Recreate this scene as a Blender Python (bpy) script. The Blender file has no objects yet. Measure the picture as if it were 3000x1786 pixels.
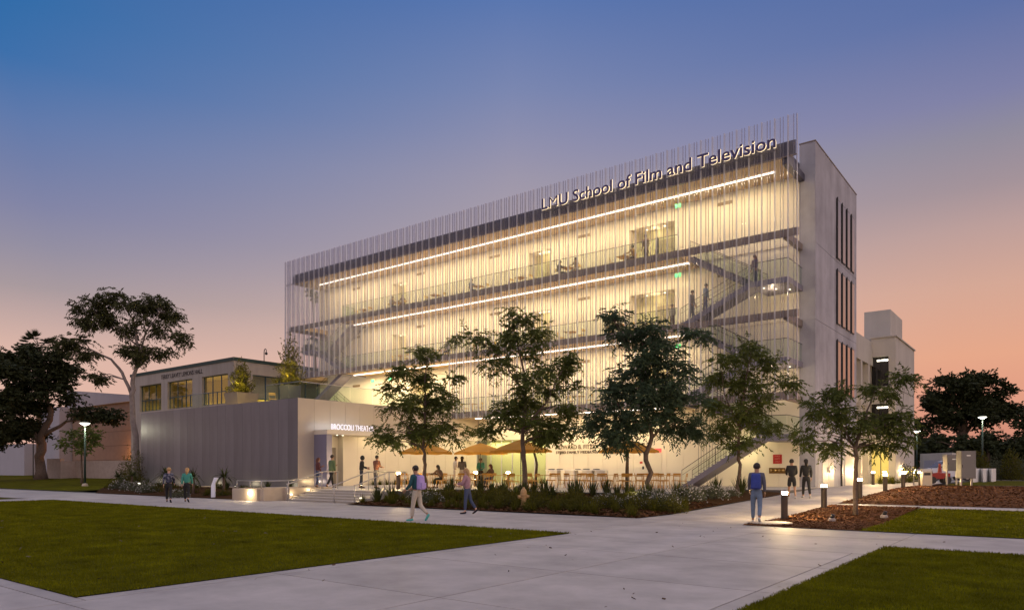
import bpy, bmesh, math, random
import numpy as np
from mathutils import Vector, Matrix

S = bpy.context.scene
COL = S.collection
rnd = random.Random(7)
nrs = np.random.RandomState(11)
R = math.radians

# ------------------------------------------------------------------ camera
# world axes: +x runs along the main facade, +y goes into the building, z up; the camera stands at the origin
F_PX, CX, HY = 1748.0, 1246.5, 1142.0
cam_d = bpy.data.cameras.new('camera')
cam = bpy.data.objects.new('camera', cam_d)
COL.objects.link(cam)
cam.location = (0, 0, 1.6)
cam.rotation_euler = (R(90), 0, R(37.52))
cam_d.sensor_width = 36.0
cam_d.lens = 36.0 * F_PX / 2493.0
cam_d.shift_y = 400.0 / 2493.0
cam_d.clip_end = 3000
S.camera = cam

# ------------------------------------------------------------------ sky
W = bpy.data.worlds.new('World')
S.world = W
W.use_nodes = True
nt = W.node_tree
nt.nodes.clear()
def N(t, tree=None, **kw):
    n = (tree or nt).nodes.new(t)
    for k, v in kw.items():
        setattr(n, k, v)
    return n
def srgb(r, g, b):
    f = lambda c: (c / 255.0 / 12.92) if c / 255.0 <= 0.04045 else ((c / 255.0 + 0.055) / 1.055) ** 2.4
    return (f(r), f(g), f(b), 1.0)
out = N('ShaderNodeOutputWorld')
bg = N('ShaderNodeBackground')
geo = N('ShaderNodeTexCoord')
sep = N('ShaderNodeSeparateXYZ')
nt.links.new(geo.outputs['Generated'], sep.inputs[0])
def ramp(stops, tree=None):
    r = N('ShaderNodeValToRGB', tree)
    e = r.color_ramp.elements
    while len(e) > 1:
        e.remove(e[-1])
    e[0].position = stops[0][0]; e[0].color = stops[0][1]
    for p, c in stops[1:]:
        k = e.new(p); k.color = c
    return r
# dusk gradient by elevation (sine), once for the bluer side and once for the afterglow side
SKY_L = [(0.0, srgb(220, 166, 150)), (0.06, srgb(229, 184, 165)), (0.138, srgb(220, 182, 168)), (0.207, srgb(169, 154, 158)), (0.251, srgb(148, 143, 162)), (0.294, srgb(130, 133, 166)),
         (0.335, srgb(114, 127, 168)), (0.374, srgb(97, 122, 171)), (0.429, srgb(62, 112, 171)), (0.479, srgb(45, 107, 168)), (0.60, srgb(34, 94, 160)), (1.0, srgb(22, 66, 128))]
SKY_C = [(0.0, srgb(222, 160, 138)), (0.08, srgb(230, 176, 152)), (0.18, srgb(222, 184, 168)), (0.28, srgb(180, 163, 165)), (0.377, srgb(157, 151, 171)),
         (0.421, srgb(141, 143, 174)), (0.466, srgb(123, 135, 176)), (0.547, srgb(91, 119, 175)), (0.65, srgb(58, 104, 168)), (1.0, srgb(26, 70, 132))]
SKY_R = [(0.0, srgb(205, 138, 122)), (0.05, srgb(214, 146, 122)), (0.084, srgb(226, 158, 132)), (0.134, srgb(230, 168, 138)), (0.211, srgb(213, 168, 150)), (0.272, srgb(189, 159, 155)),
         (0.314, srgb(164, 147, 154)), (0.362, srgb(145, 140, 157)), (0.401, srgb(127, 129, 167)), (0.479, srgb(92, 112, 165)), (0.60, srgb(62, 96, 158)), (1.0, srgb(28, 68, 130))]
rl, rc, rr = ramp(SKY_L), ramp(SKY_C), ramp(SKY_R)
mx = N('ShaderNodeMath', operation='MAXIMUM'); mx.inputs[1].default_value = 0.0
nt.links.new(sep.outputs['Z'], mx.inputs[0])
for r_ in (rl, rc, rr): nt.links.new(mx.outputs[0], r_.inputs[0])
dot = N('ShaderNodeVectorMath', operation='DOT_PRODUCT'); dot.inputs[1].default_value = (0.793, 0.609, 0)
nt.links.new(geo.outputs['Generated'], dot.inputs[0])
last = rl
for lo, hi, r_ in ((-0.52, 0.0, rc), (0.0, 0.52, rr)):
    mr = N('ShaderNodeMapRange'); mr.inputs['From Min'].default_value = lo; mr.inputs['From Max'].default_value = hi
    nt.links.new(dot.outputs['Value'], mr.inputs[0])
    mixc = N('ShaderNodeMix', data_type='RGBA')
    nt.links.new(mr.outputs[0], mixc.inputs['Factor'])
    nt.links.new(last.outputs[2 if last is not rl else 0], mixc.inputs[6]); nt.links.new(r_.outputs[0], mixc.inputs[7])
    last = mixc
nt.links.new(last.outputs[2], bg.inputs['Color'])
bg.inputs['Strength'].default_value = 1.0
nt.links.new(bg.outputs[0], out.inputs[0])

# ------------------------------------------------------------------ last glow of the day: one very soft, weak sun
sd = bpy.data.lights.new('sun', 'SUN'); sd.energy = 1.9; sd.angle = R(150); sd.color = (1.0, 0.81, 0.68)
so = bpy.data.objects.new('sun', sd); COL.objects.link(so); so.rotation_euler = (0, R(34), R(-25)); so.location = (0, 0, 60)

vs = S.view_settings
S.display_settings.display_device = 'sRGB'
vs.view_transform = 'Standard'; vs.look = 'None'; vs.exposure = 0.0; vs.gamma = 1.0; vs.use_curve_mapping = False
cy = S.cycles
cy.use_denoising = True
cy.max_bounces = 10; cy.diffuse_bounces = 4; cy.glossy_bounces = 4; cy.transmission_bounces = 6; cy.transparent_max_bounces = 32
cy.sample_clamp_indirect = 4.0
cy.caustics_reflective = False; cy.caustics_refractive = False

# ------------------------------------------------------------------ helpers
CR = (0.793, 0.609)    # camera right on the ground
CF = (-0.609, 0.793)   # camera forward on the ground
def at(px, d):         # ground point seen in column px of the photograph at depth d
    r = (px - CX) / F_PX * d
    return (CR[0] * r + CF[0] * d, CR[1] * r + CF[1] * d)
def zat(py, d):
    return 1.6 + (HY - py) * d / F_PX
def on_y(px, Y):       # x where column px meets the plane y = Y
    k = (px - CX) / F_PX
    return (k * .793 * Y - .609 * Y) / (.793 + .609 * k)
def on_x(px, X):
    k = (px - CX) / F_PX
    return X * (.609 * k + .793) / (.793 * k - .609)

MATS = {}
def mat(name, col, rough=0.7, metal=0.0, var=None, bump=None, emit=None, spec=0.4, streak=None, objvar=0.0):
    """principled material; var=(scale, amount), bump=(scale, strength), streak=(scale, amount) vertical streaks"""
    if name in MATS:
        return MATS[name]
    m = bpy.data.materials.new(name); m.use_nodes = True
    t = m.node_tree; b = t.nodes['Principled BSDF']
    b.inputs['Base Color'].default_value = (*col[:3], 1)
    b.inputs['Roughness'].default_value = rough
    b.inputs['Metallic'].default_value = metal
    b.inputs['Specular IOR Level'].default_value = spec
    tc = None
    last = None
    if var or bump or streak:
        tc = t.nodes.new('ShaderNodeTexCoord')
    if var:
        n = t.nodes.new('ShaderNodeTexNoise'); n.inputs['Scale'].default_value = var[0]; n.inputs['Detail'].default_value = 6
        n.inputs['Roughness'].default_value = 0.65
        t.links.new(tc.outputs['Object'], n.inputs['Vector'])
        r = ramp([(0.3, tuple(c * (1 - var[1]) for c in col[:3]) + (1,)), (0.7, tuple(min(1, c * (1 + var[1])) for c in col[:3]) + (1,))], t)
        t.links.new(n.outputs[0], r.inputs[0])
        last = r.outputs[0]
    if streak:
        mp = t.nodes.new('ShaderNodeMapping'); mp.inputs['Scale'].default_value = (1, 1, 0.06)
        n = t.nodes.new('ShaderNodeTexNoise'); n.inputs['Scale'].default_value = streak[0]; n.inputs['Detail'].default_value = 4
        t.links.new(tc.outputs['Object'], mp.inputs[0]); t.links.new(mp.outputs[0], n.inputs['Vector'])
        r = ramp([(0.35, (1 - streak[1],) * 3 + (1,)), (0.65, (1, 1, 1, 1))], t)
        t.links.new(n.outputs[0], r.inputs[0])
        mm = t.nodes.new('ShaderNodeMix'); mm.data_type = 'RGBA'; mm.blend_type = 'MULTIPLY'; mm.inputs[0].default_value = 1
        if last:
            t.links.new(last, mm.inputs[6])
        else:
            mm.inputs[6].default_value = (*col[:3], 1)
        t.links.new(r.outputs[0], mm.inputs[7]); last = mm.outputs[2]
    if objvar and last:
        oi = t.nodes.new('ShaderNodeObjectInfo'); mr_ = t.nodes.new('ShaderNodeMapRange'); mr_.inputs['To Min'].default_value = 1 - objvar; mr_.inputs['To Max'].default_value = 1 + objvar * .4
        t.links.new(oi.outputs['Random'], mr_.inputs[0])
        vm = t.nodes.new('ShaderNodeVectorMath'); vm.operation = 'SCALE'
        t.links.new(last, vm.inputs[0]); t.links.new(mr_.outputs[0], vm.inputs['Scale']); last = vm.outputs[0]
    if last:
        t.links.new(last, b.inputs['Base Color'])
    if bump:
        n = t.nodes.new('ShaderNodeTexNoise'); n.inputs['Scale'].default_value = bump[0]; n.inputs['Detail'].default_value = 5
        t.links.new(tc.outputs['Object'], n.inputs['Vector'])
        bn = t.nodes.new('ShaderNodeBump'); bn.inputs['Strength'].default_value = bump[1]; bn.inputs['Distance'].default_value = 0.05
        t.links.new(n.outputs[0], bn.inputs['Height']); t.links.new(bn.outputs[0], b.inputs['Normal'])
    if emit:
        b.inputs['Emission Color'].default_value = (*emit[0], 1); b.inputs['Emission Strength'].default_value = emit[1]
    MATS[name] = m
    return m

def glassmat(name, tint, gloss=0.12, haze=0.0, hazecol=(.8, .85, .9), rough=0.05, glow=False):
    m = bpy.data.materials.new(name); m.use_nodes = True
    t = m.node_tree; t.nodes.clear()
    o = t.nodes.new('ShaderNodeOutputMaterial')
    tr = t.nodes.new('ShaderNodeBsdfTransparent'); tr.inputs[0].default_value = (*tint, 1)
    gl = t.nodes.new('ShaderNodeBsdfGlossy'); gl.inputs['Roughness'].default_value = rough
    fr = t.nodes.new('ShaderNodeLayerWeight'); fr.inputs['Blend'].default_value = gloss
    mx1 = t.nodes.new('ShaderNodeMixShader')
    ge = t.nodes.new('ShaderNodeNewGeometry'); sb_ = t.nodes.new('ShaderNodeMath'); sb_.operation = 'SUBTRACT'; sb_.inputs[0].default_value = 1.0
    ml = t.nodes.new('ShaderNodeMath'); ml.operation = 'MULTIPLY'
    t.links.new(ge.outputs['Backfacing'], sb_.inputs[1]); t.links.new(sb_.outputs[0], ml.inputs[0]); t.links.new(fr.outputs['Fresnel'], ml.inputs[1])
    t.links.new(ml.outputs[0], mx1.inputs[0]); t.links.new(tr.outputs[0], mx1.inputs[1]); t.links.new(gl.outputs[0], mx1.inputs[2])
    last = mx1
    if haze:
        df = t.nodes.new('ShaderNodeBsdfDiffuse'); df.inputs[0].default_value = (*hazecol, 1)
        mx2 = t.nodes.new('ShaderNodeMixShader'); mx2.inputs[0].default_value = haze
        hz = df
        if glow:
            tl = t.nodes.new('ShaderNodeBsdfTranslucent'); tl.inputs[0].default_value = (*hazecol, 1)
            hz = t.nodes.new('ShaderNodeMixShader'); hz.inputs[0].default_value = .5
            t.links.new(df.outputs[0], hz.inputs[1]); t.links.new(tl.outputs[0], hz.inputs[2])
        t.links.new(last.outputs[0], mx2.inputs[1]); t.links.new(hz.outputs[0], mx2.inputs[2]); last = mx2
    t.links.new(last.outputs[0], o.inputs[0])
    MATS[name] = m
    return m

def leafmat(name, col, var=0.35, trans=0.35, scale=1.6):
    m = bpy.data.materials.new(name); m.use_nodes = True
    t = m.node_tree; t.nodes.clear()
    o = t.nodes.new('ShaderNodeOutputMaterial')
    tc = t.nodes.new('ShaderNodeTexCoord')
    n = t.nodes.new('ShaderNodeTexNoise'); n.inputs['Scale'].default_value = scale; n.inputs['Detail'].default_value = 9; n.inputs['Roughness'].default_value = .75
    t.links.new(tc.outputs['Object'], n.inputs['Vector'])
    r = ramp([(0.3, tuple(c * (1 - var) for c in col) + (1,)), (0.55, tuple(col) + (1,)), (0.72, tuple(c * (1 + var) for c in col) + (1,))], t)
    t.links.new(n.outputs[0], r.inputs[0])
    d = t.nodes.new('ShaderNodeBsdfPrincipled'); d.inputs['Roughness'].default_value = .55; d.inputs['Specular IOR Level'].default_value = .08
    tl = t.nodes.new('ShaderNodeBsdfTranslucent')
    t.links.new(r.outputs[0], d.inputs['Base Color']); t.links.new(r.outputs[0], tl.inputs[0])
    mxs = t.nodes.new('ShaderNodeMixShader'); mxs.inputs[0].default_value = trans
    t.links.new(d.outputs[0], mxs.inputs[1]); t.links.new(tl.outputs[0], mxs.inputs[2]); t.links.new(mxs.outputs[0], o.inputs[0])
    MATS[name] = m
    return m

def tag(o, label=None, cat=None, group=None, kind=None):
    if label: o['label'] = label
    if cat: o['category'] = cat
    if group: o['group'] = group
    if kind: o['kind'] = kind
    return o

def empty(name, loc=(0, 0, 0), rz=0.0, label=None, cat=None, group=None):
    o = bpy.data.objects.new(name, None); COL.objects.link(o)
    o.location = loc; o.rotation_euler = (0, 0, rz); o.empty_display_size = 0.2
    return tag(o, label, cat, group)

def root_off(p):
    if p is None: return Vector((0, 0, 0))
    while p.parent: p = p.parent
    return Vector(p.location)

class MB:
    def __init__(s): s.v = []; s.f = []; s.mi = []
    def add(s, vs, fs, mi=0):
        n = len(s.v); s.v += [tuple(v) for v in vs]; s.f += [tuple(i + n for i in f) for f in fs]; s.mi += [mi] * len(fs); return s
    def box(s, x0, x1, y0, y1, z0, z1, mi=0):
        return s.add([(x0, y0, z0), (x1, y0, z0), (x1, y1, z0), (x0, y1, z0), (x0, y0, z1), (x1, y0, z1), (x1, y1, z1), (x0, y1, z1)],
                     [(0, 3, 2, 1), (4, 5, 6, 7), (0, 1, 5, 4), (1, 2, 6, 5), (2, 3, 7, 6), (3, 0, 4, 7)], mi)
    def hexa(s, b, t, mi=0):   # bottom and top quads
        return s.add(list(b) + list(t), [(0, 3, 2, 1), (4, 5, 6, 7), (0, 1, 5, 4), (1, 2, 6, 5), (2, 3, 7, 6), (3, 0, 4, 7)], mi)
    def quad(s, a, b, c, d, mi=0): return s.add([a, b, c, d], [(0, 1, 2, 3)], mi)
    def prism(s, poly, ext, mi=0):  # poly: 3-D polygon, ext: extrusion vector
        n = len(poly); e = Vector(ext)
        p = [Vector(q) for q in poly]
        return s.add([tuple(q) for q in p] + [tuple(q + e) for q in p],
                     [tuple(range(n))[::-1], tuple(range(n, 2 * n))] + [(i, (i + 1) % n, n + (i + 1) % n, n + i) for i in range(n)], mi)
    def tube(s, pts, rad, n=8, cap=True, mi=0):
        pts = [Vector(p) for p in pts]
        if not hasattr(rad, '__len__'): rad = [rad] * len(pts)
        vs, fs = [], []
        ref = None
        for i, p in enumerate(pts):
            d = (pts[min(i + 1, len(pts) - 1)] - pts[max(i - 1, 0)])
            d = d.normalized() if d.length > 1e-9 else Vector((0, 0, 1))
            if ref is None:
                ref = Vector((1, 0, 0)) if abs(d.x) < .9 else Vector((0, 1, 0))
            u = (ref - d * ref.dot(d)).normalized(); ref = u
            w = d.cross(u)
            for k in range(n):
                a = 2 * math.pi * k / n
                vs.append(p + (u * math.cos(a) + w * math.sin(a)) * rad[i])
        for i in range(len(pts) - 1):
            for k in range(n):
                a, b = i * n + k, i * n + (k + 1) % n
                fs.append((a, b, b + n, a + n))
        if cap:
            fs.append(tuple(range(n))[::-1]); fs.append(tuple(range((len(pts) - 1) * n, len(pts) * n)))
        return s.add(vs, fs, mi)
    def lathe(s, prof, c=(0, 0, 0), n=16, mi=0):
        vs, fs = [], []
        for r, z in prof:
            for k in range(n):
                a = 2 * math.pi * k / n
                vs.append((c[0] + r * math.cos(a), c[1] + r * math.sin(a), c[2] + z))
        for i in range(len(prof) - 1):
            for k in range(n):
                a, b = i * n + k, i * n + (k + 1) % n
                fs.append((a, b, b + n, a + n))
        fs.append(tuple(range(n))[::-1]); fs.append(tuple(range((len(prof) - 1) * n, len(prof) * n)))
        return s.add(vs, fs, mi)
    def ball(s, c, r, n=8, m=6, mi=0):
        if not hasattr(r, '__len__'): r = (r, r, r)
        vs = [(c[0], c[1], c[2] - r[2])]
        for i in range(1, m):
            ph = -math.pi / 2 + math.pi * i / m
            for k in range(n):
                a = 2 * math.pi * k / n
                vs.append((c[0] + r[0] * math.cos(ph) * math.cos(a), c[1] + r[1] * math.cos(ph) * math.sin(a), c[2] + r[2] * math.sin(ph)))
        vs.append((c[0], c[1], c[2] + r[2]))
        fs = [(0, 1 + (k + 1) % n, 1 + k) for k in range(n)]
        for i in range(m - 2):
            for k in range(n):
                a, b = 1 + i * n + k, 1 + i * n + (k + 1) % n
                fs.append((a, b, b + n, a + n))
        t = len(vs) - 1; q = 1 + (m - 2) * n
        fs += [(q + k, q + (k + 1) % n, t) for k in range(n)]
        return s.add(vs, fs, mi)
    def build(s, name, m, parent=None, smooth=False, label=None, cat=None, group=None, kind=None, local=False):
        off = Vector((0, 0, 0)) if local else root_off(parent)
        me = bpy.data.meshes.new(name)
        me.from_pydata([(v[0] - off.x, v[1] - off.y, v[2] - off.z) for v in s.v], [], s.f)
        for mm in (m if isinstance(m, (list, tuple)) else [m]): me.materials.append(mm)
        if any(s.mi): me.polygons.foreach_set('material_index', s.mi)
        if smooth: me.polygons.foreach_set('use_smooth', [True] * len(me.polygons))
        o = bpy.data.objects.new(name, me); COL.objects.link(o)
        if parent: o.parent = parent
        return tag(o, label, cat, group, kind)

def npmesh(name, V, q, m, parent=None, off=(0, 0, 0), kind=None, label=None, cat=None, group=None, k=4):
    """V: (n*k,3) array of k-gons laid out in order"""
    V = (V - np.array(off)).astype(np.float32)
    n = len(V) // k
    me = bpy.data.meshes.new(name)
    me.vertices.add(len(V)); me.vertices.foreach_set('co', V.ravel())
    me.loops.add(n * k); me.loops.foreach_set('vertex_index', np.arange(n * k, dtype=np.int32))
    me.polygons.add(n); me.polygons.foreach_set('loop_start', np.arange(0, n * k, k, dtype=np.int32))
    me.polygons.foreach_set('loop_total', np.full(n, k, dtype=np.int32))
    me.materials.append(m); me.update(calc_edges=True)
    o = bpy.data.objects.new(name, me); COL.objects.link(o)
    if parent: o.parent = parent
    return tag(o, label, cat, group, kind)

def inst(mesh_obj, name, parent, loc, rz=0, sc=None):
    o = mesh_obj.copy(); o.name = name; COL.objects.link(o); o.parent = parent; o.location = loc; o.rotation_euler = (0, 0, rz)
    if sc: o.scale = sc
    return o

def copy_tree(o, parent=None):
    c = o.copy(); COL.objects.link(c)
    if parent is not None: c.parent = parent
    for ch in list(o.children): copy_tree(ch, c)
    return c
def place(proto, used, loc, rz=0.0, label=None, sc=1.0, group=None):
    o = proto if not used.get(proto) else copy_tree(proto)
    used[proto] = True
    o.location = loc; o.rotation_euler = (0, 0, rz); o.scale = (sc,) * 3 if not hasattr(sc, '__len__') else sc
    if label: o['label'] = label
    if group: o['group'] = group
    return o
USED = {}

WS = bpy.data.scenes.new('workshop')
def evaluated_mesh(o):
    WS.collection.objects.link(o)
    with bpy.context.temp_override(scene=WS, view_layer=WS.view_layers[0]):
        dg = bpy.context.evaluated_depsgraph_get(); dg.update()
        me = bpy.data.meshes.new_from_object(o.evaluated_get(dg))
    bpy.data.objects.remove(o)
    return me
def text_mesh(body, size, extrude=0.0, offset=0.0):
    c = bpy.data.curves.new('lettering', 'FONT'); c.body = body; c.size = size; c.extrude = extrude; c.offset = offset; c.resolution_u = 3
    me = evaluated_mesh(bpy.data.objects.new('lettering', c))
    bpy.data.curves.remove(c)
    return me
def xr(me):
    if not len(me.vertices): return (0, 0)
    a = np.empty(len(me.vertices) * 3, np.float32); me.vertices.foreach_get('co', a); a = a.reshape(-1, 3)
    return a[:, 0].min(), a[:, 0].max()
def letters(body, size, width, tf, mats, parent, extrude=0.01, offset=0.0, name='letter'):
    """one object per letter, squeezed to the given total width; tf maps (x, y, z) of the flat text to the world"""
    full = text_mesh(body, size, extrude, offset); x0, x1 = xr(full); sx = width / (x1 - x0)
    off = root_off(parent)
    for i, ch in enumerate(body):
        if ch == ' ': continue
        of_ = offset if ch not in 'MW' else 0.0
        me = text_mesh(ch, size, extrude, of_); a, b = xr(me)
        pre = text_mesh(body[:i + 1], size, extrude, offset); _, pb = xr(pre)
        dx = pb - b - x0
        for v in me.vertices:
            p = Vector(tf((v.co.x + dx) * sx, v.co.y, v.co.z)) - off; v.co = p
        me.materials.clear()
        for mm in mats: me.materials.append(mm)
        if len(mats) > 1:
            pre2 = text_mesh(ch, size, extrude, of_)
            for pa, pb2 in zip(pre2.polygons, me.polygons): pb2.material_index = 0 if pa.normal.z > 0.9 else 1
            bpy.data.meshes.remove(pre2)
        bpy.data.meshes.remove(pre)
        o = bpy.data.objects.new(name, me); COL.objects.link(o); o.parent = parent
    bpy.data.meshes.remove(full)

def area(name, loc, sx, sy, power, col, parent=None, rot=(0, 0, 0), spread=None):
    l = bpy.data.lights.new(name, 'AREA'); l.shape = 'RECTANGLE'; l.size = sx; l.size_y = sy; l.energy = power; l.color = col
    if spread: l.spread = spread
    o = bpy.data.objects.new(name, l); COL.objects.link(o); o.rotation_euler = rot
    o.location = Vector(loc) - root_off(parent) if parent else loc
    if parent: o.parent = parent
    return o
def point(name, loc, power, col, parent=None, r=0.06, local=False):
    l = bpy.data.lights.new(name, 'POINT'); l.energy = power; l.color = col; l.shadow_soft_size = r
    o = bpy.data.objects.new(name, l); COL.objects.link(o)
    o.location = Vector(loc) - root_off(parent) if (parent and not local) else loc
    if parent: o.parent = parent
    return o
def spot(name, loc, target, power, col, angle=60, parent=None, blend=.6, r=.05):
    l = bpy.data.lights.new(name, 'SPOT'); l.energy = power; l.color = col; l.spot_size = R(angle); l.spot_blend = blend; l.shadow_soft_size = r
    o = bpy.data.objects.new(name, l); COL.objects.link(o)
    o.rotation_euler = (Vector(target) - Vector(loc)).to_track_quat('-Z', 'Y').to_euler()
    o.location = Vector(loc) - root_off(parent) if parent else loc
    if parent: o.parent = parent
    return o

WARM = (1.0, 0.78, 0.43)
LED = (1.0, 0.77, 0.44)

# ------------------------------------------------------------------ materials
M_conc = mat('paving_concrete', (.385, .352, .335), .62, var=(.8, .24), bump=(60, .08), objvar=.13)
M_joint = mat('joint_dark', (.09, .085, .085), .9)
M_plaza = mat('plaza_concrete', (.46, .42, .37), .7, var=(1.2, .1), bump=(50, .05))
M_soil = mat('bark_soil', (.055, .028, .012), .95, var=(6, .45), bump=(26, .8), spec=.05)
M_mulch = mat('red_bark_mulch', (.125, .058, .028), .95, var=(9, .5), bump=(30, .9), spec=.05)
M_chip = mat('bark_chip', (.15, .072, .036), .95, var=(3, .5), spec=.05)
M_grassbase = mat('lawn_soil_green', (.072, .070, .001), .95, var=(.5, .35), bump=(45, .6), spec=.05)
M_far = mat('far_ground_dark', (.05, .05, .03), .95, var=(.2, .3))
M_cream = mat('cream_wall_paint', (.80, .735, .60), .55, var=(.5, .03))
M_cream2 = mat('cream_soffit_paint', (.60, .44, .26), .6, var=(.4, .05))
M_floor = mat('balcony_floor_grey', (.50, .45, .38), .5, var=(.8, .08))
M_slabedge = mat('slab_edge_metal', (.22, .17, .14), .4, metal=.2, var=(1.5, .1))
M_fascia = mat('roof_fascia_metal', (.075, .07, .10), .45, metal=.3, var=(1.0, .15))
M_endconc = mat('end_wall_concrete', (.41, .405, .45), .75, var=(.5, .2), bump=(14, .1), streak=(1.1, .22))
M_rear = mat('rear_building_stucco', (.50, .465, .42), .8, var=(.5, .07), bump=(30, .05), streak=(1.2, .10))
M_metalpanel = mat('theater_metal_panel', (.185, .192, .222), .38, metal=.65, var=(.35, .10), streak=(1.5, .14), objvar=.14)
M_thcream = mat('theater_cream_panel', (.66, .60, .50), .5, metal=.1, var=(.6, .04))
M_thlit = mat('theater_lit_panel', (.52, .455, .375), .42, metal=.35, var=(.4, .05))  # paler, warmer copy of the metal panel: plaza light put into the colour
M_bluemetal = mat('blue_grey_portal_metal', (.24, .24, .36), .35, metal=.6)
M_rail = mat('steel_rail', (.45, .43, .42), .3, metal=.9)
M_darkrail = mat('dark_bronze_rail', (.06, .05, .04), .4, metal=.5)
M_stair = mat('stair_grey_steel', (.20, .19, .24), .5, metal=.2, var=(1.0, .1))
M_fin = mat('screen_fin_metal', (.52, .50, .52), .3, metal=.7)
M_finlight = mat('screen_fin_light', (.62, .60, .62), .3, metal=.5)
M_black = mat('black_metal', (.02, .02, .022), .5)
M_bronze = mat('bollard_bronze', (.085, .065, .05), .45, metal=.5)
M_yellow = mat('chair_yellow_metal', (.50, .25, .035), .5, var=(8, .06))
M_yellowt = mat('table_ochre_metal', (.48, .24, .04), .5)
M_ylight = mat('chair_pale_yellow_metal', (.80, .52, .16), .5)
M_umb = None
M_white = mat('white_paint', (.78, .77, .75), .5)
M_letter = mat('sign_letter_purple', (.045, .03, .12), .4)
M_lglow = mat('sign_letter_glow', (.9, .8, .6), .5, emit=((1.0, .78, .48), 1.25))
M_lled = mat('sign_letter_white', (.8, .8, .9), .5, emit=((.85, .84, 1.0), .8))
M_lgrey = mat('wall_letter_bronze', (.16, .12, .075), .5)
M_ldark = mat('hall_letter_dark', (.06, .05, .05), .6)
M_ledstrip = mat('led_strip', (1, .95, .85), .5, emit=((1.0, .90, .76), 3.2))
M_lamp = mat('lamp_glow', (1, .9, .6), .5, emit=((1.0, .80, .45), 40))
M_bol = mat('bollard_lamp_glow', (1, .9, .6), .5, emit=((1.0, .70, .34), 2200))
M_lampw = mat('lamp_white_glow', (1, .97, .85), .5, emit=((1.0, .96, .78), 9))
M_lampo = mat('lamp_sodium_glow', (1, .6, .2), .5, emit=((1.0, .55, .18), 9))
M_dot = mat('downlight_glow', (1, .95, .8), .5, emit=((1.0, .92, .7), 5))
M_exitg = mat('exit_green', (.05, .5, .2), .5, emit=((.05, .8, .25), .4))
M_exitr = mat('exit_red', (.6, .05, .05), .5, emit=((1.0, .12, .1), 1.0))
M_hallstone = mat('hall_tan_concrete', (.38, .335, .30), .85, var=(.5, .08), bump=(20, .08), streak=(2.5, .12))
M_halltrim = mat('hall_green_trim', (.025, .05, .045), .5)
M_mull = mat('blue_mullion', (.03, .075, .12), .5)
M_brown = mat('brown_block_wall', (.27, .19, .15), .9, var=(1, .1), bump=(8, .15))
M_lav = mat('pale_grey_render', (.38, .37, .42), .8, var=(.4, .05))
M_wallpink = mat('low_wall_stone', (.36, .29, .25), .9, var=(2, .12), bump=(10, .2))
M_planterL = mat('planter_grey_concrete', (.22, .19, .15), .7, var=(2, .08))
M_planterD = mat('planter_dark_blue', (.05, .055, .085), .5)
M_interior = mat('hall_interior_yellow', (.75, .62, .22), .7)
M_shop = mat('foyer_interior_wall', (.72, .68, .42), .7)
M_trunk = mat('grey_brown_bark', (.12, .085, .065), .9, var=(7, .3), bump=(22, .7))
M_euctrunk = mat('pale_smooth_bark', (.20, .165, .155), .8, var=(3, .25), bump=(10, .3))
M_twig = mat('dark_twig', (.05, .04, .032), .9)
L_acacia = leafmat('feathery_leaf_green', (.095, .118, .030), .4, .3)
L_acacia2 = leafmat('feathery_leaf_bluegreen', (.062, .094, .052), .4, .3)
L_euc = leafmat('gum_leaf_dark', (.062, .066, .026), .35, .2)
L_dark = leafmat('dark_tree_leaf', (.036, .043, .018), .4, .15)
L_olive = leafmat('olive_shrub_leaf', (.085, .082, .014), .4, .3)
L_spike = leafmat('succulent_leaf', (.055, .066, .022), .4, .1)
L_grass = leafmat('bed_grass', (.085, .085, .010), .4, .3)
L_silver = leafmat('silver_shrub_leaf', (.09, .10, .06), .3, .2)
L_flower = leafmat('white_flower', (.42, .40, .38), .2, .2)
L_green = leafmat('bright_tree_leaf', (.10, .13, .03), .4, .35)
L_lawn = leafmat('lawn_blade', (.148, .150, .002), .65, .25, 1.1)
M_umb = leafmat('umbrella_ochre_canvas', (.60, .32, .06), .06, .4)
G_clear = glassmat('railing_glass', (.90, .94, .90), .08, haze=.012, hazecol=(.7, .8, .7))
G_screen = glassmat('screen_glass', (.975, .98, .985), .08, haze=.03, hazecol=(.82, .86, .95), rough=.12)
G_fin = glassmat('screen_edge_glass', (.84, .83, .86), .12, haze=.18, hazecol=(.78, .78, .84), rough=.2, glow=True)
G_finl = glassmat('screen_edge_bright', (.86, .86, .88), .12, haze=.40, hazecol=(.88, .88, .94), rough=.2, glow=True)
G_lens = glassmat('bollard_lens', (.98, .96, .9), .05)
G_wide = glassmat('screen_wide_glass', (.96, .96, .96), .10, haze=.15, hazecol=(.84, .82, .80), rough=.12, glow=True)
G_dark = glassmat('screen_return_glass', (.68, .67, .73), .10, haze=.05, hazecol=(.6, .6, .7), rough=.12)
G_win = glassmat('hall_window_glass', (.80, .82, .80), .42, rough=.02)
M_winmirror = mat('slit_window_glass', (.36, .32, .33), .08, metal=.9)
M_darkglass = mat('dark_window_glass', (.02, .02, .02), .08, spec=.8)
M_skin = [mat('skin_light', (.50, .30, .22), .6), mat('skin_tan', (.34, .19, .12), .6), mat('skin_brown', (.16, .085, .055), .6)]
M_hair = [mat('hair_dark', (.018, .013, .010), .6), mat('hair_blonde', (.38, .23, .10), .6), mat('hair_auburn', (.09, .03, .018), .6)]
def cloth(name, c): return mat('cloth_' + name, c, .9, var=(14, .12))

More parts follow.
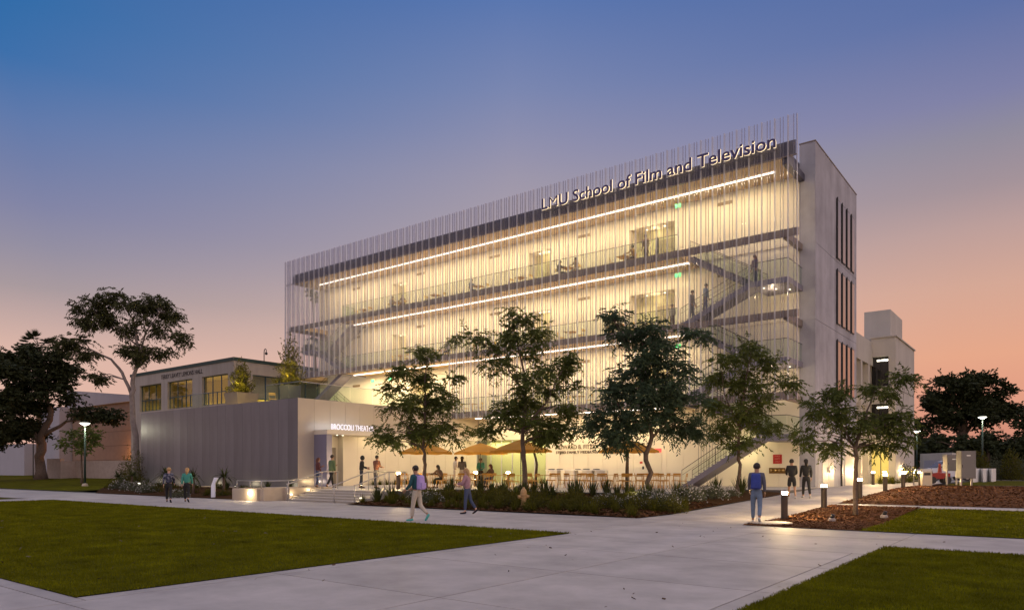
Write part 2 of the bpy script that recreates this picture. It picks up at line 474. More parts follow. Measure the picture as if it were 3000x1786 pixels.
# ------------------------------------------------------------------ ground
Z1 = 0.56
def zr(y):                      # the ramped path on the east side
    return max(0.0, min(Z1, (y - 23.6) * 0.028))
def sheet(name, xs, ys, zf, m, label=None, kind='structure', thick=0.0):
    mb = MB(); nx, ny = len(xs), len(ys)
    vs = [(x, y, zf(x, y)) for y in ys for x in xs]
    fs = [(j * nx + i, j * nx + i + 1, (j + 1) * nx + i + 1, (j + 1) * nx + i) for j in range(ny - 1) for i in range(nx - 1)]
    mb.add(vs, fs); return mb.build(name, m, kind=kind, label=label)
lin = lambda a, b, n: [a + (b - a) * i / n for i in range(n + 1)]

MB().quad((-900, -300, -.16), (700, -300, -.16), (700, 1500, -.16), (-900, 1500, -.16)).build('ground', M_far, kind='structure')

# concrete walkway: base sheet in the joints, slabs on top
walk = MB().quad((-130, -12, -.03), (30, -12, -.03), (30, 22.4, -.03), (-130, 22.4, -.03)).build('walkway', M_joint, kind='structure')
SLAB = {}
def slab(x0, x1, y0, y1, z0=0.0, z1=None, parent=walk, m=None, nm='concrete_slab'):
    g = .010
    z1 = z0 if z1 is None else z1
    mb = MB()
    mb.hexa([(x0 + g, y0 + g, z0 - .025), (x1 - g, y0 + g, z0 - .025), (x1 - g, y1 - g, z1 - .025), (x0 + g, y1 - g, z1 - .025)],
            [(x0 + g, y0 + g, z0), (x1 - g, y0 + g, z0), (x1 - g, y1 - g, z1), (x0 + g, y1 - g, z1)])
    return mb.build(nm, m or M_conc, parent)
ycuts = [-4.8, -1.95, .9, 3.55, 6.57, 9.44, 12.3, 14.85]
for j in range(len(ycuts) - 1):
    a, b = ycuts[j], ycuts[j + 1]
    if b > 3.6:
        slab(-9.8, -9.5, max(a, 3.8), b); slab(-9.5, -6.2, a, b); slab(-6.2, -3.2, a, b); slab(-3.2, -2.9, a, b)
    else:
        for x in (-9.5, -6.2, -2.9, .4): slab(x, x + 3.3, a, b)
for k in range(9):
    x1 = -9.5 - 3.2 * k
    slab(x1 - 3.2, x1, 3.55, 3.8)
    slab(x1 - 3.2, x1, .9, 3.55); slab(x1 - 3.2, x1, -1.95, .9)
slab(-9.8, -6.2, 14.85, 18.1); slab(-6.2, -2.9, 14.85, 18.1); slab(-9.8, -6.2, 18.1, 21.2); slab(-6.2, -2.9, 18.1, 20.3)
x = -2.9
while x < 26:
    slab(x, x + 3.2, 16.4, 20.3); x += 3.2
x = -9.8
while x > -100:
    slab(x - 3.2, x, 15.15, 18.1); slab(x - 3.2, x, 18.1, 21.2); x -= 3.2
x = -25.9
while x > -37: slab(x - 3.2, x, 21.2, 22.1); x -= 3.2
# strip of path to the west end, between the two lawns there
x = -41.9
for k in range(3): slab(-45.0, -41.9, 3.8 + k * 3.78, 3.8 + (k + 1) * 3.78)

# lawns (soil sheet + mown blades)
def blades(area_fn, n, h, w, name, parent=None, zf=lambda x, y: 0.0, power=1.6):
    P = area_fn(n)
    n = len(P)
    d = np.hypot(P[:, 0], P[:, 1])
    s = np.clip(d / 14.0, .8, 3.2)
    ang = nrs.rand(n) * 2 * np.pi
    hh = h * (0.6 + .8 * nrs.rand(n)) * np.clip(s, .9, 1.25); ww = w * s
    z = np.array([zf(a, b) for a, b in P])
    tx = (nrs.rand(n) - .5) * 1.4 * hh; ty = (nrs.rand(n) - .5) * 1.4 * hh
    V = np.zeros((n, 3, 3))
    V[:, 0] = np.stack([P[:, 0] - np.cos(ang) * ww, P[:, 1] - np.sin(ang) * ww, z - .005], 1)
    V[:, 1] = np.stack([P[:, 0] + np.cos(ang) * ww, P[:, 1] + np.sin(ang) * ww, z - .005], 1)
    V[:, 2] = np.stack([P[:, 0] + tx, P[:, 1] + ty, z + hh], 1)
    return npmesh(name, V.reshape(-1, 3), None, L_lawn, kind='stuff', k=3, label='short mown lawn grass', cat='grass')
def rect_pts(x0, x1, y0, y1):
    def f(n):
        c = np.stack([x0 + (x1 - x0) * nrs.rand(n * 4), y0 + (y1 - y0) * nrs.rand(n * 4)], 1)
        d = np.hypot(c[:, 0], c[:, 1]); p = np.clip((9.0 / np.maximum(d, 4)) ** 1.3, 0, 1)
        f_ = c[:, 0] * CF[0] + c[:, 1] * CF[1]; r_ = c[:, 0] * CR[0] + c[:, 1] * CR[1]
        vis = (f_ > 3) & (np.abs(r_) < f_ * .8 + 1.5)
        c = c[(nrs.rand(len(c)) < p) & vis]
        return c[:n]
    return f
LZ = .012
sheet('lawn', lin(-41.8, -9.8, 8), lin(3.8, 15.15, 4), lambda x, y: LZ, M_grassbase)
blades(rect_pts(-41.8, -9.78, 3.78, 15.17), 190000, .030, .008, 'lawn_grass', zf=lambda x, y: LZ)
sheet('lawn', lin(-2.9, 26, 6), lin(-8, 16.4, 6), lambda x, y: LZ, M_grassbase)
blades(rect_pts(-2.93, 12, 4, 16.42), 120000, .032, .008, 'lawn_grass', zf=lambda x, y: LZ)
zl = lambda x, y: .015 + zr(y) * .8
sheet('lawn', [-4.2, 0, 8, 26], lin(20.3, 30.2, 6), zl, M_grassbase)
blades(rect_pts(-4.22, 14, 20.28, 30.2), 50000, .035, .012, 'lawn_grass', zf=zl)
zw = lambda x, y: .01 + max(0, min(1.3, (y - 22.2) * .04))
sheet('lawn', lin(-150, -57.4, 8), [22.2] + lin(24, 60, 9), zw, M_grassbase)
sheet('lawn', lin(-150, -45, 4), lin(8, 14.6, 2), lambda x, y: LZ, M_grassbase)
sheet('lawn', [-6, 2, 40, 120], lin(53, 75, 4), lambda x, y: .62, M_grassbase)

# ramped path along the end wall
path = sheet('path', [-11.1, -7.3], [21.2] + lin(23.6, 43.6, 8) + [60, 110], lambda x, y: zr(y) - .03, M_joint)
yc = [21.2, 23.6] + lin(23.6, 43.6, 6)[1:] + lin(43.6, 80, 11)[1:]
for j in range(len(yc) - 1):
    slab(-11.05, -9.2, yc[j], yc[j + 1], zr(yc[j]), zr(yc[j + 1]), path); slab(-9.2, -7.3, yc[j], yc[j + 1], zr(yc[j]), zr(yc[j + 1]), path)
strip = sheet('path', [-7.28, 30], [30.2, 31.3], lambda x, y: zr(y) - .03, M_joint)
for k in range(12): slab(-7.28 + 3 * k, -4.28 + 3 * k, 30.2, 31.3, zr(30.2), zr(31.3), strip)

# mulch beds
zm = lambda x, y: zr(y) + .012
sheet('mulch_bed', [-7.3, -5.7, -4.2], lin(20.35, 30.2, 8), zm, M_mulch)
sheet('mulch_bed', [-7.3, 0, 10, 40], lin(31.3, 53, 8), zm, M_mulch)
def chips(x0, x1, y0, y1, n, zf, name, m=M_chip, s=.035):
    P = np.stack([x0 + (x1 - x0) * nrs.rand(n), y0 + (y1 - y0) * nrs.rand(n)], 1)
    z = np.array([zf(a, b) for a, b in P]) + .012
    a = nrs.rand(n) * 6.28; L = s * (.6 + nrs.rand(n)); w = L * .4
    dx, dy = np.cos(a), np.sin(a); t1 = (nrs.rand(n) - .5) * L * 1.1; t2 = (nrs.rand(n) - .5) * L * .8
    V = np.zeros((n, 4, 3))
    for i, (u, v) in enumerate(((-1, -1), (1, -1), (1, 1), (-1, 1))):
        V[:, i, 0] = P[:, 0] + dx * L * u - dy * w * v; V[:, i, 1] = P[:, 1] + dy * L * u + dx * w * v; V[:, i, 2] = z + t1 * u + t2 * v
    npmesh(name, V.reshape(-1, 3), None, m, kind='stuff', label='loose red bark chips' if 'bark' in name else 'scattered dry fallen leaves', cat='mulch' if 'bark' in name else 'leaves')
chips(-7.3, -4.2, 20.4, 30.2, 14000, zm, 'bark_chips', s=.028)
chips(-7.3, 6, 31.3, 52.5, 24000, zm, 'bark_chips', s=.042)

chips(-12, -2, 6, 20, 55, lambda x, y: .0, 'fallen_leaves', mat('dry_leaf', (.09, .055, .03), .9, var=(3, .4)), .02)
chips(-26, -10, 4, 15, 60, lambda x, y: .02, 'fallen_leaves', mat('pale_dry_leaf', (.12, .10, .06), .9, var=(3, .4)), .03)
# planting bed in front of the plaza
def zb(x, y):
    t = max(0, min(1, (y - 21.3) / 6.8))
    z = .02 + .44 * t
    e = max(0, min(1, (-10.95 - x) / 1.6))
    return zr(y) * (1 - e) + z * e + .015
sheet('planting_bed', lin(-25.9, -11.05, 14), lin(21.25, 28.35, 8), zb, M_soil)
sheet('planting_bed', lin(-13.6, -11.05, 3), lin(28.35, 37.5, 6), zb, M_soil)
zb2 = lambda x, y: .02 + .38 * max(0, min(1, (y - 21.2) / 4.5))
mbb = MB()
ys = lin(21.25, 26.9, 4)
def xl(y): return -57.2 + 0 * y + (5.5 * max(0, (24.0 - y) / 2.75))
mbb.add([(x_, y, zb2(0, y)) for y in ys for x_ in lin(xl(y), -34.4, 8)], [(j * 9 + i, j * 9 + i + 1, (j + 1) * 9 + i + 1, (j + 1) * 9 + i) for j in range(4) for i in range(8)])
mbb.build('planting_bed', M_soil, kind='structure')
chips(-25.5, -11.1, 21.3, 28.2, 9000, zb, 'bark_chips', mat('soil_chip', (.085, .042, .020), .95, var=(3, .5), spec=.05), .05)

# plaza
plaza = MB().box(-37.2, -25.9, 24.0, 44.1, -.1, Z1 - .012).box(-25.9, -13.6, 28.35, 44.1, -.1, Z1 - .012).box(-13.6, -11.05, 37.5, 44.1, -.1, Z1 - .012).build('plaza', M_joint, kind='structure')
for x0, x1, y0, y1 in ((-37.2, -25.9, 24.0, 44.1), (-25.9, -13.6, 28.35, 44.1), (-13.6, -11.05, 37.5, 44.1)):
    nx = max(1, round((x1 - x0) / 2.9)); ny = max(1, round((y1 - y0) / 2.9))
    for i in range(nx):
        for j in range(ny):
            a, b = x0 + (x1 - x0) * i / nx, x0 + (x1 - x0) * (i + 1) / nx
            c, d = y0 + (y1 - y0) * j / ny, y0 + (y1 - y0) * (j + 1) / ny
            MB().box(a + .005, b - .005, c + .005, d - .005, Z1 - .02, Z1).build('plaza_slab', M_plaza, plaza)

# entrance steps with low walls and rails
steps = empty('entrance_steps', (-28.8, 22.1, 0), 0, 'pale concrete steps with steel handrails up to the theater terrace', 'steps')
for k in range(5):
    za, zt_ = Z1 * k / 5, Z1 * (k + 1) / 5
    MB().box(-31.5, -26.0, 22.1 + .38 * k, 24.02 if k < 4 else 24.0, (za + .002 if k else -.1), zt_ - .036).box(-31.5, -26.0, 22.06 + .38 * k, 24.02 if k < 4 else 24.0, zt_ - .035, zt_).build('step', M_plaza, steps)
def handrail(xx, par, x2=None):
    mb = MB()
    pts = [(xx, 21.95, .86), (xx, 22.2, .90), (xx, 24.1, Z1 + .92), (xx, 25.3, Z1 + .92)]
    mb.tube(pts, .026, 8); hr = mb.build('handrail', M_rail, par, smooth=True)
    for y, z0, z1 in ((22.0, 0, .87), (24.15, Z1, Z1 + .92), (25.2, Z1, Z1 + .92)):
        MB().tube([(xx, y, z0), (xx, y, z1)], .022, 8).build('rail_post', M_rail, hr, smooth=True)
for xx in (-31.3, -27.6, -26.1): handrail(xx, steps)
for x_, y_, z_ in ((-31.47, 22.35, .30), (-31.47, 23.4, .52), (-26.03, 22.3, .26), (-26.03, 23.3, .5)):
    MB().box(x_ - .02, x_ + .02, y_ - .06, y_ + .06, z_, z_ + .03).build('step_lamp', M_dot, steps)
    point('step_light', (x_ + (.12 if x_ < -30 else -.12), y_, z_ + .06), 5, WARM, steps, .04)
lw = empty('low_ramp_wall', (-33.4, 21.1, 0), 0, 'low tan concrete ramp wall with a glowing wall lamp and steel rail', 'wall')
M_lowwall = mat('low_wall_concrete', (.42, .35, .28), .8, var=(1.5, .1), bump=(25, .08))
MB().box(-34.6, -32.35, 20.95, 21.25, -.05, .62).build('wall', M_lowwall, lw)
MB().box(-32.35, -32.0, 21.10, 22.3, -.05, .62).build('return_wall', M_lowwall, lw)
MB().box(-32.0, -31.52, 22.3, 25.0, -.05, .64).build('step_wall', M_lowwall, lw)
MB().box(-34.6, -34.25, 21.25, 26.6, -.05, .62).build('return_wall', M_lowwall, lw)
sheet('plaza', [-34.25, -32.0], [21.25, 24.0], lambda x, y: .2 + (y - 21.25) * .12, M_plaza)
lf = MB().box(-33.05, -32.8, 20.90, 20.95, .34, .46).build('wall_lamp', M_lamp, lw)
point('lamp_light', (-32.92, 20.72, .40), 26, WARM, lw, .08)
for y in (21.4, 22.6): point('lamp_light', (-33.0, y, .46), 5, WARM, lw, .05)
mb = MB(); mb.tube([(-34.4, 21.1, 1.02), (-32.2, 21.1, 1.02), (-31.9, 22.4, 1.02), (-31.9, 24.6, 1.25)], .024, 8); rl_ = mb.build('handrail', M_rail, lw, smooth=True)
for x_, y_, z_ in ((-34.4, 21.1, 1.02), (-33.2, 21.1, 1.02), (-32.2, 21.1, 1.02), (-31.9, 22.5, 1.02), (-31.9, 24.4, 1.23)):
    MB().tube([(x_, y_, .6), (x_, y_, z_)], .02, 8).build('rail_post', M_rail, rl_, smooth=True)

# ------------------------------------------------------------------ main building
YW, YS = 44.1, 40.8
X0, X1 = -57.4, -11.5
FL = {2: 5.93, 3: 10.44, 4: 14.94}
CEIL = {1: 5.57, 2: 10.08, 3: 14.58, 4: 19.0}
B = empty('film_school_building', (-34.5, 46, 0), 0, 'large four-storey building with open lit balconies behind a tall folded glass screen', 'building')
MB().box(X0, -12.4, 45.2, 54.5, 0, 19.0).build('building_core', M_rear, B)
PANEL_CACHE = {}
def wpanel(x0, x1, z0, z1, y=YW - .07, t=.07, m=M_cream, nm='wall_panel', par=None):
    key = (round(x1 - x0, 3), round(z1 - z0, 3), m.name, nm, t)
    if key not in PANEL_CACHE:
        mb = MB(); g = .008
        o = MB().box(g, x1 - x0 - g, 0, t, g, z1 - z0 - g).build(nm, m, None)
        o.parent = par or B; PANEL_CACHE[key] = o
    else:
        o = PANEL_CACHE[key].copy(); COL.objects.link(o)
    o.location = Vector((x0, y, z0)) - root_off(par or B)
    return o
def storey(zf, zc, alc, xs, xe, ah=3.05):
    edges = [xs]
    for a, b in alc: edges += [a, b]
    edges.append(xe)
    for i in range(0, len(edges), 2):
        a, b = edges[i], edges[i + 1]
        if b - a < .05: continue
        MB().box(a, b, YW, 45.2, zf - .4, zc).build('wall', M_cream, B)
        n = max(1, round((b - a) / 1.22))
        for k in range(n): wpanel(a + (b - a) * k / n, a + (b - a) * (k + 1) / n, zf, zc)
    for a, b in alc:
        MB().box(a, b, YW - .07, 45.2, zf + ah, zc).build('lintel', M_cream, B)
        MB().box(a, b, YW - .02, 45.2, zf - .4, zf).build('alcove_floor', M_floor, B)
        m_ = (a + b) / 2
        MB().box(a, b, 45.08, 45.2, zf, zf + ah).build('alcove_wall', M_shop, B)
        dr = MB().box(m_ - .1, b - .25, 45.02, 45.08, zf, zf + 2.3).build('door', mat('door_khaki', (.42, .36, .22), .5), B)
        MB().box(m_ + .0, m_ + .04, 44.96, 45.02, zf + .9, zf + 1.15).build('door_handle', M_rail, dr)
        point('alcove_light', (m_, 44.6, zf + ah - .25), 14, LED, B, .1)
        for q in range(2):
            MB().lathe([(.06, 0), (.06, .02)], (a + (b - a) * (.3 + .4 * q), 44.6, zf + ah - .022), 10).build('downlight', M_dot, B)
ALC = [(-47.2, -45.5), (-32.2, -30.1), (-23.6, -20.3)]
storey(FL[4], CEIL[4], ALC, X0, -12.4)
storey(FL[3], CEIL[3], ALC, X0, -12.4)
storey(FL[2], CEIL[2], [(-45.0, -42.6)] + ALC[1:], X0, -12.4)
storey(Z1, CEIL[1], [], -30.6, -12.4)
# glazed foyer on the ground floor
MB().box(-37.2, -30.6, YW - .05, 45.2, 3.9, CEIL[1]).build('lintel', M_cream, B)
MB().box(-37.2, -30.6, 45.1, 45.2, Z1, 3.9).build('foyer_wall', M_shop, B)
MB().box(-37.2, -30.6, YW - .05, 45.2, Z1 - .4, Z1 + .002).build('foyer_floor', M_floor, B)
fw = MB()
for k in range(7): fw.box(-37.1 + k * 1.07, -37.03 + k * 1.07, YW, YW + .08, Z1, 3.9)
fw.box(-37.2, -30.6, YW + .001, YW + .079, 2.9, 2.96); sf = fw.build('foyer_window', M_finlight, B)
for k in range(6): MB().box(-37.03 + k * 1.07, -36.03 + k * 1.07, YW + .03, YW + .045, Z1, 3.9).build('pane', G_clear, sf)
area('foyer_light', (-33.9, 44.7, 3.8), 6.0, .3, 120, (1.0, .86, .42), B)
# vents high on the walls
for zf in (FL[2], FL[3], FL[4]):
    for xx in (-52.5, -44.2, -36.0, -27.8, -17.4): MB().box(xx, xx + 1.0, YW - .10, YW - .07, zf + 3.3, zf + 3.5).build('vent', mat('vent_brown', (.25, .18, .1), .6), B)

# floors, soffits, slab edges
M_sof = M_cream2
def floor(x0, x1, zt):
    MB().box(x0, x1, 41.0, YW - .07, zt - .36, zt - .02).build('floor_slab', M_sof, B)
    MB().box(x0, x1, 41.0, YW - .08, zt - .018, zt).build('balcony_floor', M_floor, B)
    MB().box(x0, x1, 40.9, 40.997, zt - .37, zt + .03).build('slab_edge', M_slabedge, B)
floor(-37.3, -18.6, FL[2]); floor(-50.5, -18.6, FL[3]); floor(-50.5, -18.6, FL[4])
floor(-57.9, -56.2, FL[3]); floor(-57.9, -56.2, FL[4])
for z in (FL[3], FL[4]): MB().box(-56.2, -50.5, 40.9, 41.15, z - .37, z).build('edge_beam', M_slabedge, B)
for z in (FL[2], FL[3], FL[4]):
    MB().box(-18.6, -11.6, 40.88, 41.12, z - .38, z).build('edge_beam', M_slabedge, B)
    MB().box(-12.45, -12.2, 41.12, YW - .07, z - .44, z - .06).build('strut', M_slabedge, B)
MB().box(X0, -12.4, 40.96, YW - .07, 19.02, 19.7).box(X0, -12.4, 44.03, 54.5, 19.02, 19.7).build('roof_slab', M_fascia, B)
MB().box(X0 + .4, -11.7, 40.86, 40.955, 18.92, 19.76).build('roof_fascia', M_fascia, B)
nb = 12
for k in range(nb):
    a = X0 + (X1 - .9 - X0) * k / nb; b = X0 + (X1 - .9 - X0) * (k + 1) / nb
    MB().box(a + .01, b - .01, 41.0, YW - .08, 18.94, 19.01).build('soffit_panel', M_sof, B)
MB().box(-12.45, -12.1, 41.0, YW, 18.6, 19.0).build('strut', M_fascia, B)
# led lines under each ceiling
def ledline(x0, x1, z, y=42.5, pw=1000):
    MB().box(x0, x1, y - .05, y + .05, z - .075, z - .012).build('light_strip', M_ledstrip, B)
    area('strip_light', ((x0 + x1) / 2, y, z - .10), x1 - x0, .25, pw * (x1 - x0) / 40, LED, B)
ledline(-55.4, -13.3, 18.95, pw=1480)
ledline(-50.5, -18.6, CEIL[3], pw=1420)
ledline(-50.5, -18.6, CEIL[2], pw=1420)
ledline(-36.2, -20.0, CEIL[1], pw=1180)
# exit signs hung under the ceilings
for x_, z_ in ((-19.6, 18.5), (-19.6, 14.05), (-19.6, 9.5), (-48.6, 9.45), (-46.4, 9.45)):
    MB().box(x_ - .2, x_ + .2, 42.98, 43.02, z_ - .14, z_ + .12).build('exit_sign', M_exitg, B)
xs_ = on_y(1603, YW)
MB().box(xs_ - .25, xs_ + .25, YW - .14, YW - .07, 2.75, 3.0).build('exit_sign', M_exitr, B)
# door, small red plate and reader on the ground floor wall
xd = on_y(1577, YW)
dr = MB().box(xd, xd + 1.05, YW - .10, YW - .07, Z1, 2.75).build('door', mat('door_cream', (.74, .68, .55), .5), B)
MB().box(xd + .1, xd + .16, YW - .16, YW - .10, Z1 + .85, Z1 + 1.2).build('door_handle', M_black, dr)
MB().box(xd - .55, xd - .35, YW - .09, YW - .07, 2.0, 2.14).build('wall_plate', mat('plate_red', (.5, .06, .04), .5), B)
MB().box(xd - .36, xd - .24, YW - .1, YW - .07, 1.62, 1.82).build('wall_plate', M_black, B)
xp = on_y(1894, YW)
sg = MB().box(xp - .26, xp + .26, YW - .09, YW - .07, 1.95, 2.50).build('wall_sign', mat('sign_red', (.42, .02, .02), .5), B)
for i, (t_, s_) in enumerate((('FIRE', .12), ('DEPT', .12), ('ONLY', .12))):
    letters(t_, s_, .3, lambda X, Yv, Z, i=i: (xp - .15 + X, YW - .093 - Z, 2.36 - .16 * i + Yv), [mat('sign_pale', (.55, .3, .25), .5)], B, .001)
MB().box(xp - .5, xp + .46, YW - .10, YW - .07, 1.36, 1.70).build('inlet_plate', mat('brass_plate', (.22, .13, .04), .4, metal=.7), B)
for k in range(4): MB().ball((xp - .36 + .24 * k, YW - .16, 1.55), (.075, .06, .075), 10, 6).build('inlet_cap', mat('brass_cap', (.45, .32, .14), .3, metal=.9), B, smooth=True)

# end wall: stacked concrete panels, slit windows, doors
zs = [-.1, 5.9, 10.4, 14.9, 20.8]
for i in range(4):
    MB().box(-12.4, X1, YW, 54.6, zs[i] + .012, zs[i + 1] - .012).build('concrete_panel', M_endconc, B)
MB().box(-12.38, X1 - .02, YW + .02, 54.58, 0, 20.75).build('wall', M_endconc, B)
MB().box(-12.42, X1 + .03, YW - .03, 54.63, 20.8, 20.86).build('coping', M_slabedge, B)
for (zb_, zt_) in ((15.1, 18.9), (10.9, 14.35), (6.5, 9.85)):
    for k in range(4):
        y = 48.95 + k * 1.28
        w = MB().box(X1, X1 + .05, y, y + .95, zb_, zt_).build('window', M_black, B)
        MB().box(X1 + .05, X1 + .062, y + .10, y + .90, zb_ + .06, zt_ - .06).build('pane', M_winmirror, w)
        MB().box(X1 + .05, X1 + .11, y - .03, y + .07, zb_ - .05, zt_ + .05).build('fin', M_black, w)
for k in range(2):
    dr = MB().box(X1, X1 + .035, 45.6 + k * 1.35, 46.9 + k * 1.35, .5, 3.1).build('door', mat('door_grey_white', (.5, .48, .46), .4), B)
    MB().box(X1 + .035, X1 + .09, 46.7 - .95 * k + k * 1.35, 46.76 - .95 * k + k * 1.35, 1.4, 1.75).build('door_handle', M_rail, dr)
MB().box(X1, X1 + .1, 50.1, 50.25, .5, 4.4).build('downpipe', M_black, B)
dr = MB().box(X1, X1 + .03, 51.2, 54.0, .5, 3.3).build('door', mat('door_grey_white', (.5, .48, .46), .4), B)

# folded glass screen
PER = 0.72
prof = [(0, 0.0), (.09, -.17), (.35, -.06), (.39, -.13), (.50, -.04), (.54, -.11), (.66, -.01), (.72, 0.0)]
def screen_proto(z0, z1):
    mb = MB()
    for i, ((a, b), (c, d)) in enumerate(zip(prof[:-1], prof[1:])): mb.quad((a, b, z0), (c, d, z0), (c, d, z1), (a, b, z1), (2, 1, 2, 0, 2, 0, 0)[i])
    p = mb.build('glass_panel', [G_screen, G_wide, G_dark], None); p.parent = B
    for i in (1, 3, 5):
        x_, y_ = prof[i]
        t = .055 if i == 1 else .038
        f = MB().box(x_ - t / 2, x_ + t / 2, y_ - (.07 if i == 1 else .045), y_ + (.07 if i == 1 else .045), z0, z1 + .01).build('glass_fin', G_finl if i == 1 else G_fin, None); f.parent = p
    return p
n_per = int(round((58.2 - 11.6) / PER))
longp, shortp = None, None
boff = root_off(B)
for k in range(n_per):
    x_ = -58.2 + k * PER
    low = x_ > -37.35
    pr = longp if low else shortp
    if pr is None:
        pr = screen_proto(5.45 if low else 9.95, 21.1)
        if low: longp = pr
        else: shortp = pr
        o = pr
    else:
        o = copy_tree(pr)
    o.location = Vector((x_, YS, 0)) - boff
o = MB().tube([(-11.58, YS, 5.45), (-11.58, YS, 21.1)], .02, 6).build('screen_post', M_fin, B)
for z in (FL[3] - .5, FL[4] - .46, 18.9): MB().box(-58.2, -37.35 if z < 10 else -11.6, YS + .005, YS + .05, z, z + .06).build('screen_rail', M_slabedge, B)
MB().box(-37.35, -11.6, YS + .005, YS + .05, 5.45, 5.51).build('screen_rail', M_slabedge, B)

# balcony railings: glass panes with a thin top rail
def railing(p0, p1, h=1.07, par=None, nm='railing', m=None, post=False, glass=G_clear):
    par = par or B
    a, b = Vector(p0), Vector(p1)
    top = MB().tube([a + Vector((0, 0, h)), b + Vector((0, 0, h))], .022, 6).build(nm, m or M_darkrail, par)
    L = (b - a).length; n = max(1, round(L / 1.9)); d = (b - a) / n
    side = Vector((-(b - a).y, (b - a).x, 0)).normalized() * .006
    for k in range(n):
        q0, q1 = a + d * k + d * .012, a + d * (k + 1) - d * .012
        MB().hexa([q0 - side + Vector((0, 0, .04)), q1 - side + Vector((0, 0, .04)), q1 + side + Vector((0, 0, .04)), q0 + side + Vector((0, 0, .04))],
                  [q0 - side + Vector((0, 0, h - .02)), q1 - side + Vector((0, 0, h - .02)), q1 + side + Vector((0, 0, h - .02)), q0 + side + Vector((0, 0, h - .02))]).build('pane', glass, top)
    return top
for z in (FL[3], FL[4]): railing((-50.5, 41.15, z), (-18.7, 41.15, z))
railing((-37.2, 41.15, FL[2]), (-18.7, 41.15, FL[2]))
for z in (FL[3], FL[4]): railing((-50.45, 41.2, z), (-50.45, 42.5, z))

# staircases
def flight(par, x0, z0, x1, z1, y0, y1, n=None):
    n = n or max(3, round(abs(z1 - z0) / .165))
    dz = (z1 - z0)
    dx = x1 - x0
    for y in (y0, y1 - .06):
        mb = MB(); mb.prism([(x0, y, z0 - .30), (x1, y, z1 - .30), (x1, y, z1 + .04), (x0, y, z0 + .04)], (0, .06, 0)); mb.build('stringer', M_stair, par)
    mb = MB(); mb.prism([(x0, y0 + .061, z0 - .28), (x1, y0 + .061, z1 - .28), (x1, y0 + .061, z1 - .22), (x0, y0 + .061, z0 - .22)], (0, y1 - y0 - .122, 0)); mb.build('underside', M_stair, par)
    for k in range(n):
        xa, xb = x0 + dx * k / n, x0 + dx * (k + 1) / n
        zt = z0 + dz * (k + 1) / n
        MB().box(min(xa, xb), max(xa, xb), y0 + .061, y1 - .061, zt - .05, zt).build('tread', M_stair, par)
    for y in (y0 + .03, y1 - .03):
        hr = MB().tube([(x0, y, z0 + 1.0), (x1, y, z1 + 1.0)], .02, 6).build('handrail', M_darkrail, par)
        MB().tube([(x0, y, z0 + .7), (x1, y, z1 + .7)], .010, 5).build('mid_rail', M_darkrail, par)
        MB().quad((x0, y, z0 + .08), (x1, y, z1 + .08), (x1, y, z1 + .95), (x0, y, z0 + .95)).build('pane', G_clear, par)
        for k in range(0, n + 1, 4):
            t = k / n
            MB().tube([(x0 + dx * t, y, z0 + dz * t), (x0 + dx * t, y, z0 + dz * t + 1.0)], .014, 5).build('rail_post', M_darkrail, par)
def landing(par, x0, x1, y0, y1, z, front=True):
    MB().box(x0, x1, y0, y1, z - .32, z).build('landing', M_stair, par)
    for a, b in (((x0, y0 + .04, z), (x1, y0 + .04, z)), ((x1 - .04, y0 + .05, z), (x1 - .04, y1, z))):
        railing(a, b, 1.05, par, 'landing_rail')
# the east stair
def staircase(nm):
    mb = MB().box(-18.75, -18.62, 41.2, 43.9, FL[4] - .3, FL[4] - .02)
    return mb
ST = MB().box(-18.72, -18.60, 41.2, 43.9, FL[3] - .44, FL[3] - .04).build('staircase', M_stair, B)
flight(ST, -18.6, FL[3], -14.2, 12.38, 41.15, 42.45); landing(ST, -14.2, -12.15, 41.15, 43.9, 12.38); flight(ST, -14.2, 12.38, -18.6, FL[4], 42.6, 43.9)
ST2 = MB().box(-18.72, -18.60, 41.2, 43.9, FL[2] - .44, FL[2] - .04).build('staircase', M_stair, B)
flight(ST2, -18.6, FL[2], -14.2, 7.9, 41.15, 42.45); landing(ST2, -14.2, -12.15, 41.15, 43.9, 7.9); flight(ST2, -14.2, 7.9, -18.6, FL[3], 42.6, 43.9)
ST3 = MB().box(-13.6, -12.1, 41.0, 43.9, 3.22, 3.58).build('staircase', M_stair, B)
flight(ST3, -18.36, Z1, -13.6, 3.58, 40.8, 42.4); railing((-13.6, 40.85, 3.58), (-12.15, 40.85, 3.58), 1.05, ST3, 'landing_rail'); railing((-12.15, 40.9, 3.58), (-12.15, 43.9, 3.58), 1.05, ST3, 'landing_rail')
flight(ST3, -13.6, 3.58, -18.0, FL[2], 42.55, 43.9)
for k in range(26):   # close-set vertical bars between the first flight and the balcony above
    xx = -18.0 + k * .18
    MB().tube([(xx, 42.47, max(Z1, 3.58 - (-13.6 - xx) * .63) if xx < -13.6 else 3.58), (xx, 42.47, FL[2] - .46)], .012, 5).build('vertical_bar', M_darkrail, ST3)
for z in (12.05, 7.57):
    for x_, y_ in ((-13.7, 41.7), (-13.2, 42.3), (-12.6, 42.9)):
        MB().lathe([(.05, 0), (.05, .015)], (x_, y_, z - .017), 10).build('downlight', M_dot, B)
point('stair_light', (-13.4, 42.2, 11.7), 45, LED, B, .1); point('stair_light', (-13.4, 42.2, 7.2), 45, LED, B, .1); point('stair_light', (-15.5, 43.0, 2.9), 60, (1.0, .82, .40), B, .1)
point('stair_light', (-14.0, 42.2, 16.2), 30, LED, B, .1)
